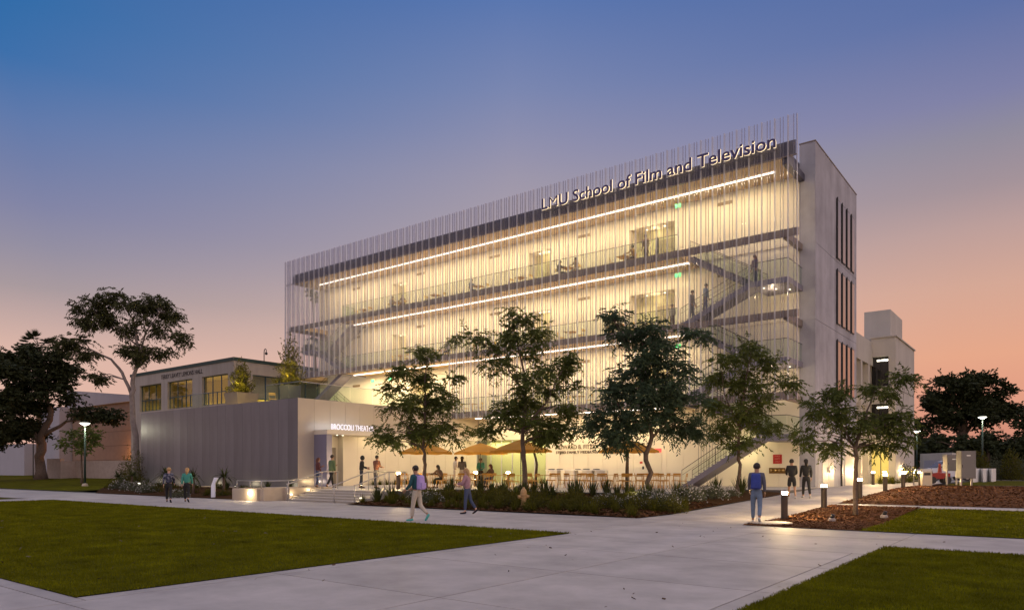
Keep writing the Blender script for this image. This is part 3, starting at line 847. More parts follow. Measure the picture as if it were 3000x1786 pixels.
# the west stair
ST4 = MB().box(-50.62, -50.52, 41.2, 43.9, FL[4] - .44, FL[4] - .04).build('staircase', M_stair, B)
flight(ST4, -50.6, FL[4], -54.6, 12.6, 42.6, 43.9); landing(ST4, -56.2, -54.6, 41.2, 43.9, 12.6); flight(ST4, -54.6, 12.6, -50.6, FL[3], 41.2, 42.5)
ST5 = MB().box(-50.62, -50.52, 41.2, 43.9, FL[3] - .44, FL[3] - .04).build('staircase', M_stair, B)
flight(ST5, -50.6, FL[3], -54.6, 8.1, 41.4, 42.6); landing(ST5, -56.2, -54.6, 41.4, 43.9, 8.1); flight(ST5, -54.6, 8.1, -51.2, 6.0, 42.7, 43.9)

# big sign
SG = MB().box(-28.6, -12.5, YS - .26, YS - .235, 19.30, 19.36).build('facade_sign', M_fascia, B)
letters('LMU School of Film and Television', 1.06, 15.8, lambda X, Yv, Z: (-28.4 + X, YS - .42 - Z, 19.40 + Yv), [M_letter, M_lglow], SG, .042, .02)
# wall lettering on the ground floor
WL = MB().box(-29.75, -29.72, YW - .08, YW - .071, 3.2, 3.22).build('wall_lettering', M_cream, B)
letters('HOWARD B. FITZPATRICK PAVILION', .44, 6.6, lambda X, Yv, Z: (-29.7 + X, YW - .10 - Z, 3.08 + Yv), [M_lgrey], WL, .012)
letters('STEED FAMILY MEDIA ARTS INNOVATION CENTER', .27, 7.3, lambda X, Yv, Z: (-29.7 + X, YW - .10 - Z, 2.76 + Yv), [M_lgrey], WL, .012, .004)

# ------------------------------------------------------------------ theater wing
T = empty('theater_wing', (-47, 35, 0), 0, 'low metal-clad theater block with a roof terrace beside the steps', 'building')
TX0, TX1, TY0, TY1, TZ = -57.3, -37.2, 26.9, 44.0, 6.0
MB().box(TX0 + .08, TX1 - .08, TY0 + .08, TY1, -.1, TZ - .15).build('wall', M_lav, T)
MB().box(TX0, TX1, TY0 - .15, TY0 + .05, -.1, .45).build('plinth', M_lowwall, T)
for k in range(20):
    w = (TX1 - TX0) / 20
    wpanel(TX0 + k * w, TX0 + (k + 1) * w, .45, TZ, TY0, .06, M_metalpanel, 'metal_panel', T)
ny = 14; w = (TY1 - TY0) / ny
pk = None
for k in range(ny):
    y = TY0 + k * w
    zlo = Z1 if k < 2 else 4.07
    key = ('e', zlo)
    if key not in PANEL_CACHE:
        o = MB().box(0, .06, .008, w - .008, 0, TZ - zlo).build('metal_panel', M_thlit, None); o.parent = T; PANEL_CACHE[key] = o
    else:
        o = PANEL_CACHE[key].copy(); COL.objects.link(o)
    o.location = Vector((TX1 - .06, y, zlo)) - root_off(T)
MB().box(TX0 + .06, TX1 - .07, TY0 + .07, TY1, TZ - .15, TZ - .05).build('roof', M_floor, T)
# entrance canopy, portal and cream lower wall
MB().box(TX1 + .002, -35.9, 28.1, 42.5, 3.78, 4.06).build('canopy', M_thcream, T)
MB().box(TX1 + .002, -35.95, 28.1, 28.5, Z1, 3.776).build('portal', M_bluemetal, T)
MB().box(TX1 + .002, -37.14, 28.5, 29.9, Z1, 3.776).build('alcove_wall', M_thcream, T)
dr = MB().box(-37.138, -37.08, 28.75, 29.7, Z1, 3.0).build('door', mat('door_grey_brown', (.20, .17, .14), .4), T)
MB().box(-37.08, -37.02, 28.85, 28.89, 1.4, 1.7).build('door_handle', M_rail, dr)
for k in range(11):
    y = 29.9 + k * 1.2
    MB().box(TX1 + .002, -36.6, y + (.008 if k else 0), y + 1.2 - .008, Z1, 3.776).build('wall_panel', M_thcream, T)
for k in range(3): MB().lathe([(.05, 0), (.05, .02)], (-36.4, 28.8 + k * .45, 3.75), 8).build('downlight', M_dot, T)
mbs = MB().box(-36.0, -35.95, 28.4, 31.9, 4.06, 4.09).build('theater_sign', M_thcream, T)
letters('BROCCOLI THEATER', .50, 3.45, lambda X, Yv, Z: (-35.97 + Z, 28.45 + X, 4.09 + Yv), [M_lled, M_lled], mbs, .012)
area('sign_light', (-36.25, 30.1, 4.35), 3.4, .3, 9, (.75, .85, 1.0), T, (0, R(-90), R(90)) if False else (R(90), 0, R(90)))
area('canopy_lamp_and_fill', (-36.25, 29.0, 3.74), .4, 1.2, 8, WARM, T)
area('canopy_lamp_and_fill', (-36.2, 36.5, 3.77), .25, 11.0, 70, WARM, T)  # added fill to brighten the cream wall; no lamp stands for it
# roof terrace railing, planters
railing((-41.0, 27.25, TZ - .05), (-37.5, 27.25, TZ - .05), 1.1, T, 'terrace_rail', M_rail)
railing((-37.5, 27.3, TZ - .05), (-37.5, 41.0, TZ - .05), 1.1, T, 'terrace_rail', M_rail)
railing((-50.5, 27.3, TZ - .05), (-48.0, 27.3, TZ - .05), 1.1, T, 'terrace_rail', M_rail)
area('terrace_light', (-49, 42.0, 9.8), 12, .3, 520, LED, T)
for yy in (27.6, 28.0): point('foot_light', (-36.85, yy, .85), 4, WARM, T, .05)
point('foot_light', (-55.5, 26.0, .75), 8, WARM, T, .06)
MB().box(-55.62, -55.38, 25.9, 26.0, .38, .58).build('foot_lamp', M_lampw, T)
# ------------------------------------------------------------------ old hall behind the theater
H = empty('tan_hall', (-70, 50, 0), 0, 'tan concrete hall with green roof trim and lit yellow windows behind the theater', 'building')
HX0, HX1, HY0, HY1, HZ = -80.0, -60.0, 36.5, 62.0, 11.85
wz0, wz1 = 7.7, 10.45
wx = [(-78.0, -73.4), (-72.1, -67.3), (-65.5, -61.0)]
MB().box(HX0, HX1, HY0, HY0 + .5, 0, wz0).build('wall', M_hallstone, H)
MB().box(HX0, HX1, HY0, HY0 + .5, wz1, HZ - .3).build('wall', M_hallstone, H)
e = [HX0] + [q for p in wx for q in p] + [HX1]
for i in range(0, len(e), 2): MB().box(e[i], e[i + 1], HY0, HY0 + .5, wz0, wz1).build('pier', M_hallstone, H)
MB().box(HX1 - .5, HX1, HY0 + .5, HY1, 0, 6.6).build('wall', M_hallstone, H)
MB().box(HX1 - .5, HX1, HY0 + .5, HY1, wz1, HZ - .3).build('wall', M_hallstone, H)
MB().box(HX1 - .5, HX1, HY0 + .5, 38.4, 6.6, wz1).build('pier', M_hallstone, H)
MB().box(HX1 - .5, HX1, 50.5, HY1, 6.6, wz1).build('pier', M_hallstone, H)
MB().box(HX0, HX0 + .5, HY0 + .5, HY1, 0, HZ - .3).build('wall', M_hallstone, H)
MB().box(HX0 - .08, HX1 + .08, HY0 - .08, HY1, HZ - .3, HZ).build('roof_trim', M_halltrim, H)
MB().box(HX0 + .5, HX1 - .5, HY0 + .5, HY1 - .5, 5.9, 6.1).build('floor_slab', M_floor, H)
MB().box(HX0 + .5, HX1 - .5, HY0 + .5, HY1 - .5, 11.2, 11.3).build('ceiling', M_interior, H)
MB().box(HX0 + .5, HX1 - .5, HY0 + 5.5, HY0 + 5.7, 6.1, HZ - .3).build('inner_wall', M_interior, H)
MB().box(HX1 - 5.5, HX1 - 5.3, HY0 + 5.7, HY1 - .5, 6.1, HZ - .3).build('inner_wall', M_interior, H)
area('hall_light', (-70, HY0 + 3, 9.0), 16, 2, 520, (1.0, .78, .20), H); area('hall_light', (-62.6, 46, 9.0), 3, 12, 480, (1.0, .80, .25), H)
for a, b in wx:
    f = MB(); n = 6
    for k in range(n + 1):
        xx = a + (b - a) * k / n
        f.box(xx - .035, xx + .035, HY0 + .22, HY0 + .30, wz0, wz0 + 1.2 if k % 2 else wz1)
    for z in (wz0, wz0 + 1.15, wz1 - .07): f.box(a, b, HY0 + .215, HY0 + .305, z, z + .07)
    f = f.build('window', M_mull, H)
    MB().box(a, b, HY0 + .25, HY0 + .265, wz0 + .07, wz1 - .07).build('pane', G_win, f)
f = MB()
for k in range(9):
    yy = 38.4 + k * 12.1 / 8
    f.box(HX1 - .3, HX1 - .2, yy - .05, yy + .05, 6.6, wz1)
for z in (6.6, 8.2, wz1 - .08): f.box(HX1 - .305, HX1 - .195, 38.4, 50.5, z, z + .08)
f = f.build('window', M_mull, H)
MB().box(HX1 - .26, HX1 - .245, 38.4, 50.5, 6.68, wz1 - .08).build('pane', G_win, f)
MB().box(HX1 - .9, HX1 - .85, 38.4, 50.5, 8.3, wz1).build('blind', mat('blind_pale', (.66, .62, .52), .8), H)
hl = MB().box(-73.4, -73.38, HY0 - .03, HY0, 11.0, 11.02).build('wall_lettering', M_ldark, H)
letters('TERRY LEAVEY LEMONS HALL', .62, 8.0, lambda X, Yv, Z: (-73.4 + X, HY0 - .02 - Z, 10.82 + Yv), [M_ldark], hl, .015)
cm = MB(); x_, y_ = HX1 - 1.5, 40.6
pts = [(x_, y_, HZ), (x_, y_, HZ + 1.1), (x_ + .05, y_, HZ + 1.35), (x_ + .22, y_, HZ + 1.42), (x_ + .36, y_, HZ + 1.3), (x_ + .36, y_, HZ + 1.05)]
cp = empty('roof_camera', (x_, y_, HZ), 0, 'small dome camera on a hooked pole above the hall roof edge', 'camera')
MB().tube(pts, .04, 8).build('pole', M_black, cp, smooth=True); MB().ball((x_ + .36, y_, HZ + .95), .14, 10, 6).build('camera_dome', M_black, cp, smooth=True); MB().lathe([(.12, 0), (.12, .06)], (x_, y_, HZ)).build('base_plate', M_black, cp)

# ------------------------------------------------------------------ buildings far on the west side
bw = empty('brown_block_building', (-98, 45, 0), 0, 'brown block-walled building with pale sloped metal roof glowing orange at its foot', 'building')
YB = 43.0
for k in range(5):
    MB().box(-112, -88.5, YB, YB + .5, 1.0 + k * 1.85 + (.03 if k else 0), 1.0 + (k + 1) * 1.85).build('wall_course', M_brown, bw)
MB().box(-112, -88.5, YB + .5, 62, 0, 10.2).build('wall', M_brown, bw)
MB().prism([(-113, YB - .3, 10.26), (-88.2, YB - .3, 10.26), (-88.2, YB - .3, 10.5), (-113, YB - .3, 12.9)], (0, 19, 0)).build('roof', M_lav, bw)
point('wall_light', (-92.0, YB - 1.3, 2.6), 900, (1.0, .42, .12), bw, .1)
MB().box(-93.8, -93.2, YB - .75, YB - .55, 2.3, 2.45).build('wall_lamp', M_lampo, bw)
pb = empty('pale_rendered_building', (-128, 50, 0), 0, 'pale grey rendered building half hidden by the dark trees', 'building')
MB().box(-119, -112.5, 41.5, 60, 0, 10.5).build('wall', M_lav, pb)
MB().box(-142, -121, 40, 60, 0, 5.4).build('wall', M_lav, pb)
w = MB().box(-120.9, -119.1, 44, 44.1, .9, 4.6).build('door', mat('lit_doorway', (.7, .6, .2), .6, emit=((1.0, .78, .25), .25)), pb)
MB().box(-121, -119, 46, 58, 0, 9.5).build('wall', M_darkglass, pb)
lowr = empty('stone_garden_wall', (-92, 37, 0), 0, 'low reddish stone garden wall beside the dark tree', 'wall')
MB().box(-98.6, -94.5, 35.0, 35.4, .3, 2.9).build('wall', M_wallpink, lowr)
MB().box(-94.5, -73.5, 36.6, 37.0, .3, 2.6).build('wall', M_wallpink, lowr)
MB().box(-94.9, -94.5, 35.4, 36.6, .3, 2.6).build('wall', M_wallpink, lowr)
sl = empty('sodium_lamp', (*at(81, 92), 0.5), 0, 'orange sodium lamp on a short curved pole among dark trees', 'lamp post')
q = sl.location
MB().tube([(0, 0, 0), (0, 0, 5.2), (-.15, 0, 5.6)], .06, 8).build('pole', M_black, sl, local=True)
MB().ball((-.3, 0, 5.75), (.32, .2, .2), 10, 6).build('lamp_head', M_lampo, sl, local=True)
point('lamp_light', (-.3, 0, 5.4), 260, (1.0, .42, .12), sl, .15, local=True)

# ------------------------------------------------------------------ rear building on the east side
E = empty('rear_concrete_building', (-12, 68, 0), 0, 'pale concrete building with stair tower and dark windows behind the end wall', 'building')
MB().box(-24, -12.3, 54.7, 66, 10.0, 11.9).build('parapet_wall', M_rear, E)
MB().box(-24, -13.6, 54.7, 66, 0, 10.0).build('wall', M_darkglass, E)
for y in (54.75, 57.2, 59.9, 62.6):
    MB().box(-13.6, -12.3, y, y + .55, 0, 10.0).build('column', M_rear, E)
for z in (3.4, 6.7): MB().box(-13.55, -12.5, 55.3, 64, z, z + .4).build('floor_slab', M_rear, E)
bx0, bx1, by0, by1 = -12.25, -10.6, 64.0, 73.0
MB().box(-14.5, bx1, by0 + .4, by1, 0, 12.2).build('wall', M_rear, E)
ww = [(8.3, 10.7), (4.4, 6.9), (.5, 3.4)]
zprev = 12.2
for z0, z1 in ww:
    MB().box(-12.4, bx1, by0, by0 + .4, z1, zprev).build('wall', M_rear, E); zprev = z0
    MB().box(bx1 - .5, bx1, by0, by0 + .4, z0, z1).build('pier', M_rear, E)
    wn = MB().box(-12.4, bx1 - .5, by0 + .33, by0 + .395, z0, z1).build('window', M_darkglass if z0 > 1 else mat('lit_doorway', (.7, .6, .2)), E)
    MB().box(-11.75, -11.70, by0 + .28, by0 + .33, z0, z1).build('mullion', M_black, wn)
    if z0 > 1: MB().box(-12.0, -11.2, by0 + .30, by0 + .326, z1 - .35, z1 - .22).build('tube_light', M_dot, wn)
MB().box(bx1, bx1 + .012, 64.2, 72.9, 8.05, 8.09).box(bx1, bx1 + .012, 64.2, 72.9, 4.2, 4.24).build('joint', M_joint, E)
MB().box(-13.4, -11.4, 66.5, 72.0, 12.2, 14.9).build('stair_tower', M_rear, E)
MB().box(-12.45, -10.5, 63.9, 73.1, 12.2, 12.3).build('coping', M_rear, E)
MB().tube([(-12.9, 57.5, 11.9), (-12.9, 57.5, 14.2)], .035, 6).build('antenna', M_black, E)
point('porch_light', (-11.6, 62.5, 2.9), 50, (1.0, .75, .25), E, .1)
sb = empty('low_beige_shed', (-8, 84, 0), 0, 'low beige shed with roller door behind the parked van', 'building')
p0 = at(2243, 84); 
mb = MB(); q = [at(2240, 80), at(2318, 74), at(2345, 84), at(2262, 90)]
mb.hexa([(a, b, .5) for a, b in q], [(a, b, 3.35) for a, b in q]); mb.build('wall', M_rear, sb)
q2 = [at(2250, 78.9), at(2305, 74.9), at(2305, 74.85), at(2250, 78.85)]
mb = MB(); mb.hexa([(a, b, .55) for a, b in q2], [(a, b, 2.6) for a, b in q2]); mb.build('roller_door', M_lav, sb)

# ------------------------------------------------------------------ trees
def leafset(P, D, L, Wd):
    """rhombic leaves at P along D"""
    n = len(P)
    D = D / np.linalg.norm(D, axis=1, keepdims=True)
    A = nrs.randn(n, 3); Sd = np.cross(D, A); Sd /= np.maximum(np.linalg.norm(Sd, axis=1, keepdims=True), 1e-6)
    L = L[:, None]; Wd = Wd[:, None]
    V = np.empty((n, 4, 3))
    V[:, 0] = P; V[:, 1] = P + D * L * .45 + Sd * Wd; V[:, 2] = P + D * L; V[:, 3] = P + D * L * .45 - Sd * Wd
    return V.reshape(-1, 3)

def tree(name, label, px, d, zbase, lobes, branches, leaf, bark, cl_m=1.5, twigs=16, nl=14, L=.18, Wd=.028, droop=.5, tl=.55, group=None, cat='tree', thick=.9, seed=1, cr=.45, stake=False):
    """branches: polylines of (px, py, radius) in the plane at depth d; lobes: (px, py, rx, ry) crown volumes with depth like their width"""
    rg = np.random.RandomState(seed)
    bx, by = at(px, d)
    root = empty(name, (bx, by, zbase), 0, label, cat, group)
    mpp = d / F_PX
    def P3(x, y, dep=0.0):
        a = at(x, d)
        return np.array([a[0] + CF[0] * dep, a[1] + CF[1] * dep, zat(y, d)])
    tr = MB(); nodes = []
    for bi, b in enumerate(branches):
        pts = []; rad = []
        dep0 = 0 if bi == 0 else rg.uniform(-.5, .5) * mpp * 60
        for i in range(len(b)):
            dep = dep0 * i / max(1, len(b) - 1)
            pts.append(P3(b[i][0], b[i][1], dep)); rad.append(b[i][2])
        if bi == 0: pts[0][2] = zbase - .05
        # subdivide smoothly with a little wander
        q, qr = [], []
        for i in range(len(pts) - 1):
            for t in (0, .33, .67):
                w = rg.randn(3) * rad[i] * .35 if (i or t) else np.zeros(3)
                q.append(pts[i] * (1 - t) + pts[i + 1] * t + w * np.array([1, 1, .2])); qr.append(rad[i] * (1 - t) + rad[i + 1] * t)
        q.append(pts[-1]); qr.append(rad[-1])
        if bi == 0: qr[0] *= 1.35
        tr.tube(q, qr, 8)
        nodes += [(a, r_) for a, r_ in zip(q, qr)][2 if bi == 0 else 0:]
    NP = np.array([a for a, _ in nodes])
    VS = []
    for (lx, ly, rx, ry) in lobes:
        c = P3(lx, ly); ex, ez = rx * mpp, ry * mpp
        nc = max(3, int((1.45 if L < .2 else 1.9) * cl_m * (ex * ex * ez) ** (2 / 3.) * 3.2 / (cr * cr) * .25 + 1))
        for _ in range(nc):
            u = rg.randn(3); u /= np.linalg.norm(u); u *= rg.rand() ** .4
            cc = c + np.array([CR[0] * u[0] * ex + CF[0] * u[1] * ex * thick, CR[1] * u[0] * ex + CF[1] * u[1] * ex * thick, u[2] * ez])
            dist = np.linalg.norm(NP - cc, axis=1) + np.where(NP[:, 2] > cc[2] - .1, 1.2 * (NP[:, 2] - cc[2] + .1).clip(0), 0)
            j = int(dist.argmin()); s = NP[j]; r0 = min(nodes[j][1] * .55, .035 * max(1, d / 40))
            mid = (s + cc) / 2 + np.array([0, 0, .12 * np.linalg.norm(cc - s)]) + rg.randn(3) * .06
            tr.tube([s, mid, cc], [max(r0, .006), max(r0 * .6, .005), .004 * max(1, d / 40)], 5, cap=False)
            T_ = int(twigs * 1.35)
            dirs = rg.randn(T_, 3) + (cc - c) / max(ex, .3) * .5; dirs[:, 2] = dirs[:, 2] * .6 - droop * rg.rand(T_)
            dirs /= np.linalg.norm(dirs, axis=1, keepdims=True)
            ln = tl * (.5 + .8 * rg.rand(T_))
            st = cc + rg.randn(T_, 3) * cr * .45 * np.array([1, 1, .6])
            t = np.linspace(.1, 1, nl)
            sag = -droop * .35 * (t ** 2)[None, :] * ln[:, None]
            pp = st[:, None, :] + dirs[:, None, :] * (ln[:, None] * t[None, :])[:, :, None]
            pp[:, :, 2] += sag
            sidev = np.cross(dirs, np.array([0, 0, 1.0])) + 1e-3
            sidev /= np.linalg.norm(sidev, axis=1, keepdims=True)
            sg = np.where(np.arange(nl) % 2 == 0, 1.0, -1.0)
            ld = dirs[:, None, :] * .8 + sidev[:, None, :] * sg[None, :, None] * .8 + rg.randn(T_, nl, 3) * .3
            ld[:, :, 2] -= droop * .9
            n = T_ * nl
            VS.append(leafset(pp.reshape(-1, 3), ld.reshape(-1, 3), L * (.7 + .6 * rg.rand(n)), Wd * (.7 + .6 * rg.rand(n))))
    tr.build('trunk', bark, root, smooth=True)
    V = np.concatenate(VS)
    npmesh('crown', V, None, leaf, root, off=(bx, by, zbase))
    return root, len(V) // 4

NL = 0
TG = 'feathery young street trees in front of the plaza'
def add(r):
    global NL
    NL += r[1]; return r[0]
add(tree('feathery_tree', 'slender feathery tree by the steps, its crown over the theater-side umbrella', 1035, 37.5, .45,
     [(1040, 868, 32, 24), (1005, 912, 58, 26), (1072, 925, 46, 26), (955, 950, 28, 14), (1000, 985, 66, 32), (1085, 985, 50, 32), (1040, 1040, 80, 34), (935, 1050, 30, 24), (1110, 1045, 32, 24), (975, 1065, 40, 22)],
     [[(1033, 1200, .11), (1036, 1130, .09), (1030, 1090, .075), (1036, 1010, .06), (1034, 940, .04), (1040, 880, .02)], [(1034, 1090, .05), (1075, 1030, .03), (1100, 990, .015)], [(1032, 1070, .05), (985, 1030, .03), (950, 1000, .012)]],
     L_acacia, M_trunk, seed=3, group=TG))
add(tree('feathery_tree', 'tall feathery tree behind the yellow fire hydrant', 1277, 34, .35,
     [(1245, 772, 46, 22), (1150, 826, 48, 14), (1320, 802, 20, 18), (1250, 835, 66, 28), (1372, 880, 42, 40), (1200, 885, 30, 32), (1305, 925, 66, 46), (1378, 975, 36, 46), (1212, 1005, 36, 34), (1320, 1035, 66, 38), (1188, 1060, 24, 26), (1392, 1035, 28, 30), (1262, 985, 46, 36)],
     [[(1277, 1200, .14), (1279, 1130, .115), (1272, 1080, .10), (1277, 1000, .085), (1280, 930, .06), (1262, 850, .035), (1245, 780, .015)], [(1277, 1040, .06), (1330, 980, .04), (1370, 900, .02)], [(1278, 960, .05), (1225, 880, .03), (1165, 828, .012)], [(1276, 1050, .05), (1225, 1010, .02)]],
     L_acacia, M_trunk, seed=5, group=TG))
add(tree('feathery_tree', 'broad blue-green feathery tree with crooked trunk at the front of the bed', 1583, 30.6, .16,
     [(1490, 772, 16, 22), (1520, 812, 46, 24), (1610, 815, 60, 24), (1690, 815, 30, 12), (1575, 875, 80, 44), (1650, 905, 46, 34), (1500, 945, 48, 42), (1590, 950, 76, 44), (1660, 975, 46, 40), (1465, 1025, 36, 34), (1545, 1025, 60, 40), (1630, 1035, 60, 36), (1705, 1045, 26, 26), (1505, 1070, 30, 20)],
     [[(1583, 1225, .12), (1580, 1150, .105), (1573, 1105, .10), (1590, 1065, .09), (1572, 1010, .07), (1562, 940, .055), (1565, 860, .035), (1560, 800, .015)], [(1588, 1065, .06), (1640, 1000, .035), (1660, 930, .015)], [(1574, 1050, .05), (1510, 990, .03), (1480, 930, .012)], [(1563, 920, .04), (1520, 830, .02), (1492, 770, .01)]],
     L_acacia2, M_trunk, seed=8, group=TG, cl_m=1.9))
add(tree('feathery_tree', 'feathery tree standing in front of the outdoor stair at the end of the bed', 1797, 33.5, .42,
     [(1830, 850, 40, 20), (1757, 872, 34, 28), (1885, 888, 30, 20), (1805, 925, 66, 34), (1738, 965, 28, 40), (1905, 935, 34, 16), (1832, 990, 66, 36), (1765, 1045, 44, 30), (1870, 1040, 36, 22), (1800, 1075, 40, 18)],
     [[(1795, 1200, .10), (1800, 1130, .08), (1797, 1090, .075), (1800, 1020, .055), (1815, 930, .035), (1828, 860, .015)], [(1800, 1040, .04), (1760, 960, .025), (1750, 890, .012)], [(1803, 1010, .04), (1870, 960, .02), (1920, 935, .008)]],
     L_acacia, M_trunk, seed=13, group=TG))
add(tree('feathery_tree', 'young feathery tree standing in the bark mulch bed beside the bollards', 2083, 24, .02,
     [(2060, 955, 54, 22), (2135, 952, 46, 24), (2205, 915, 22, 5), (1992, 1000, 46, 28), (2080, 1020, 70, 30), (2158, 1020, 46, 32), (1958, 1065, 34, 24), (2018, 1082, 30, 20), (2128, 1078, 36, 20), (2198, 1005, 18, 20), (2190, 1062, 22, 24)],
     [[(2083, 1258, .078), (2084, 1160, .068), (2083, 1090, .062), (2095, 1050, .05), (2112, 1000, .03), (2130, 950, .012)], [(2084, 1090, .045), (2050, 1030, .03), (2010, 990, .014)], [(2090, 1060, .04), (2150, 1035, .025), (2195, 1000, .01)], [(2060, 1045, .02), (2060, 960, .01)]],
     L_acacia, M_trunk, seed=21, group=TG, L=.14, Wd=.019, tl=.42, cr=.34, nl=16))
add(tree('feathery_tree', 'thin feathery tree among the plaza tables under the wall lettering', 1305, 40.5, Z1,
     [(1310, 1035, 40, 26), (1290, 995, 30, 20), (1340, 1060, 26, 16)], [[(1304, 1172, .08), (1307, 1130, .07), (1300, 1090, .06), (1308, 1010, .03)]], L_acacia, M_trunk, seed=31, group=TG))
add(tree('feathery_tree', 'thin feathery tree among the plaza tables by the stair-side umbrella', 1527, 38.5, Z1,
     [(1500, 1055, 44, 24), (1540, 1025, 36, 28), (1470, 1035, 26, 20)], [[(1527, 1180, .075), (1526, 1120, .07), (1528, 1080, .06), (1520, 1020, .03)]], L_acacia2, M_trunk, seed=33, group=TG))

add(tree('eucalyptus_tree', 'tall gum tree with pale leaning trunk and clumped dark crown left of the theater', 335, 58, .5,
     [(280, 728, 48, 20), (228, 752, 44, 22), (330, 745, 46, 26), (405, 745, 30, 24), (388, 790, 26, 22), (265, 785, 42, 20), (200, 790, 38, 18), (186, 832, 22, 15), (432, 820, 18, 14), (345, 862, 36, 18), (385, 855, 26, 14), (305, 858, 26, 10), (235, 922, 11, 12), (152, 838, 20, 12), (210, 862, 14, 7), (420, 770, 20, 16), (300, 800, 30, 14), (360, 765, 30, 20)],
     [[(336, 1172, .27), (329, 1060, .235), (321, 960, .20), (326, 920, .16), (338, 850, .12), (330, 790, .08), (300, 740, .03)], [(320, 960, .14), (296, 905, .12), (262, 872, .09), (205, 845, .05), (160, 842, .02)], [(338, 870, .10), (362, 810, .07), (400, 765, .03)], [(334, 840, .08), (285, 800, .05), (235, 765, .02)], [(372, 800, .04), (430, 820, .015)]],
     L_euc, M_euctrunk, cl_m=1.5, twigs=26, nl=9, L=.26, Wd=.045, droop=.7, tl=.5, seed=41, thick=.7, cr=.8))
DG = 'dark trees on the west lawn'
add(tree('dark_tree', 'big dark broad tree with forked trunk on the west lawn', 97, 84, .42,
     [(105, 890, 70, 40), (45, 915, 56, 50), (25, 990, 50, 50), (115, 965, 72, 46), (165, 935, 20, 18), (190, 1008, 34, 14), (245, 1008, 24, 8), (65, 860, 40, 30), (155, 885, 26, 22), (15, 870, 26, 30), (60, 1040, 60, 30), (5, 1060, 30, 30), (272, 1013, 10, 6)],
     [[(100, 1168, .62), (100, 1110, .5), (103, 1065, .42), (120, 1000, .3), (110, 930, .15)], [(100, 1080, .3), (70, 1030, .2), (30, 980, .08)], [(104, 1060, .28), (160, 1025, .15), (240, 1012, .05)]],
     L_dark, M_trunk, cl_m=1.6, twigs=24, nl=8, L=.40, Wd=.11, droop=.3, tl=.8, seed=51, group=DG, cr=1.1))
add(tree('dark_tree', 'dark bushy tree at the west edge behind the lawn', -25, 78, .4,
     [(-30, 930, 60, 60), (0, 1010, 40, 50), (-40, 1050, 50, 40), (10, 895, 24, 30)], [[(-25, 1170, .4), (-25, 1050, .3), (-25, 940, .1)]],
     L_dark, M_trunk, cl_m=1.4, twigs=22, nl=8, L=.40, Wd=.11, droop=.3, tl=.8, seed=52, group=DG, cr=1.1))
add(tree('lamplit_tree', 'small bright green tree beside the west lamp post', 200, 64, .4,
     [(195, 1055, 38, 24), (215, 1085, 34, 20), (180, 1085, 30, 20), (230, 1060, 20, 18)], [[(199, 1170, .10), (198, 1120, .08), (200, 1060, .03)]],
     L_green, M_trunk, cl_m=1.0, twigs=14, nl=8, L=.22, Wd=.05, droop=.3, tl=.5, seed=53, cr=.6))
EG = 'dark trees beyond the east mulch bed'
add(tree('umbrella_pine', 'large round-crowned dark pine beyond the parked van', 2345, 92, .6,
     [(2330, 950, 60, 38), (2275, 985, 42, 36), (2400, 945, 52, 34), (2432, 990, 34, 28), (2345, 1010, 76, 30), (2250, 1030, 26, 26), (2468, 1002, 16, 10), (2365, 925, 40, 18), (2380, 1000, 50, 30)],
     [[(2345, 1165, .6), (2345, 1080, .5), (2345, 1010, .3), (2350, 950, .1)], [(2346, 1060, .3), (2400, 1000, .12)], [(2345, 1050, .3), (2285, 1000, .12)]],
     L_dark, M_trunk, cl_m=1.8, twigs=24, nl=8, L=.42, Wd=.12, droop=.1, tl=.8, seed=61, cr=1.1, group=EG))
for i, (px_, d_, y_, rx_, ry_, lab) in enumerate(((2262, 88, 1085, 40, 36, 'dark shadowy tree beside the rear concrete building'), (2320, 84, 1085, 46, 32, 'dark shadowy tree above the beige shed'),
        (2405, 82, 1090, 40, 34, 'dark shadowy tree behind the east lamp post'), (2470, 80, 1070, 36, 46, 'tall dark tree at the east edge'), (2520, 84, 1030, 34, 70, 'dark tree past the east edge'))):
    add(tree('dark_tree', lab, px_, d_, .6, [(px_, y_, rx_, ry_), (px_ - rx_ * .6, y_ + 16, rx_ * .6, ry_ * .6), (px_ + rx_ * .6, y_ + 14, rx_ * .6, ry_ * .6)],
         [[(px_, 1165, .3), (px_, y_, .15)]], L_dark, M_trunk, cl_m=1.3, twigs=20, nl=8, L=.40, Wd=.12, droop=.3, tl=.8, seed=70 + i, cr=1.1, group=EG))
add(tree('dark_tree', 'dark tree behind the hall seen through the glass screen', 745, 110, .4, [(762, 740, 12, 40), (768, 820, 12, 50), (752, 850, 14, 20)],
         [[(768, 1165, .4), (768, 900, .25), (764, 780, .1)]], L_euc, M_trunk, cl_m=1.0, twigs=12, nl=7, L=.40, Wd=.10, droop=.3, tl=.5, seed=90, cr=.9))

def treeline(pxs, d, ylo, yhi, name, label, n=9000, leaf=None, L=.6):
    pts = []
    for _ in range(n):
        px_ = rnd.uniform(*pxs); t = (px_ - pxs[0]) / (pxs[1] - pxs[0])
        top = ylo + (yhi - ylo) * (.5 + .28 * math.sin(t * 17) + .22 * math.sin(t * 41 + 1))
        dd = d + rnd.uniform(-3, 3); y_ = 1150 - (1150 - top) * rnd.random() ** .7
        a_ = at(px_, dd); pts.append((a_[0], a_[1], zat(y_, dd)))
    P = np.array(pts)
    npmesh(name, leafset(P, nrs.randn(len(P), 3), np.full(len(P), L), np.full(len(P), L * .3)), None, leaf or L_dark, kind='stuff', label=label, cat='trees')
treeline((2222, 2600), 112, 1095, 1050, 'far_treeline', 'dark far treeline beyond the east lawn', 14000)
treeline((-60, 330), 125, 1110, 1070, 'far_treeline', 'dark far treeline beyond the west buildings', 9000)
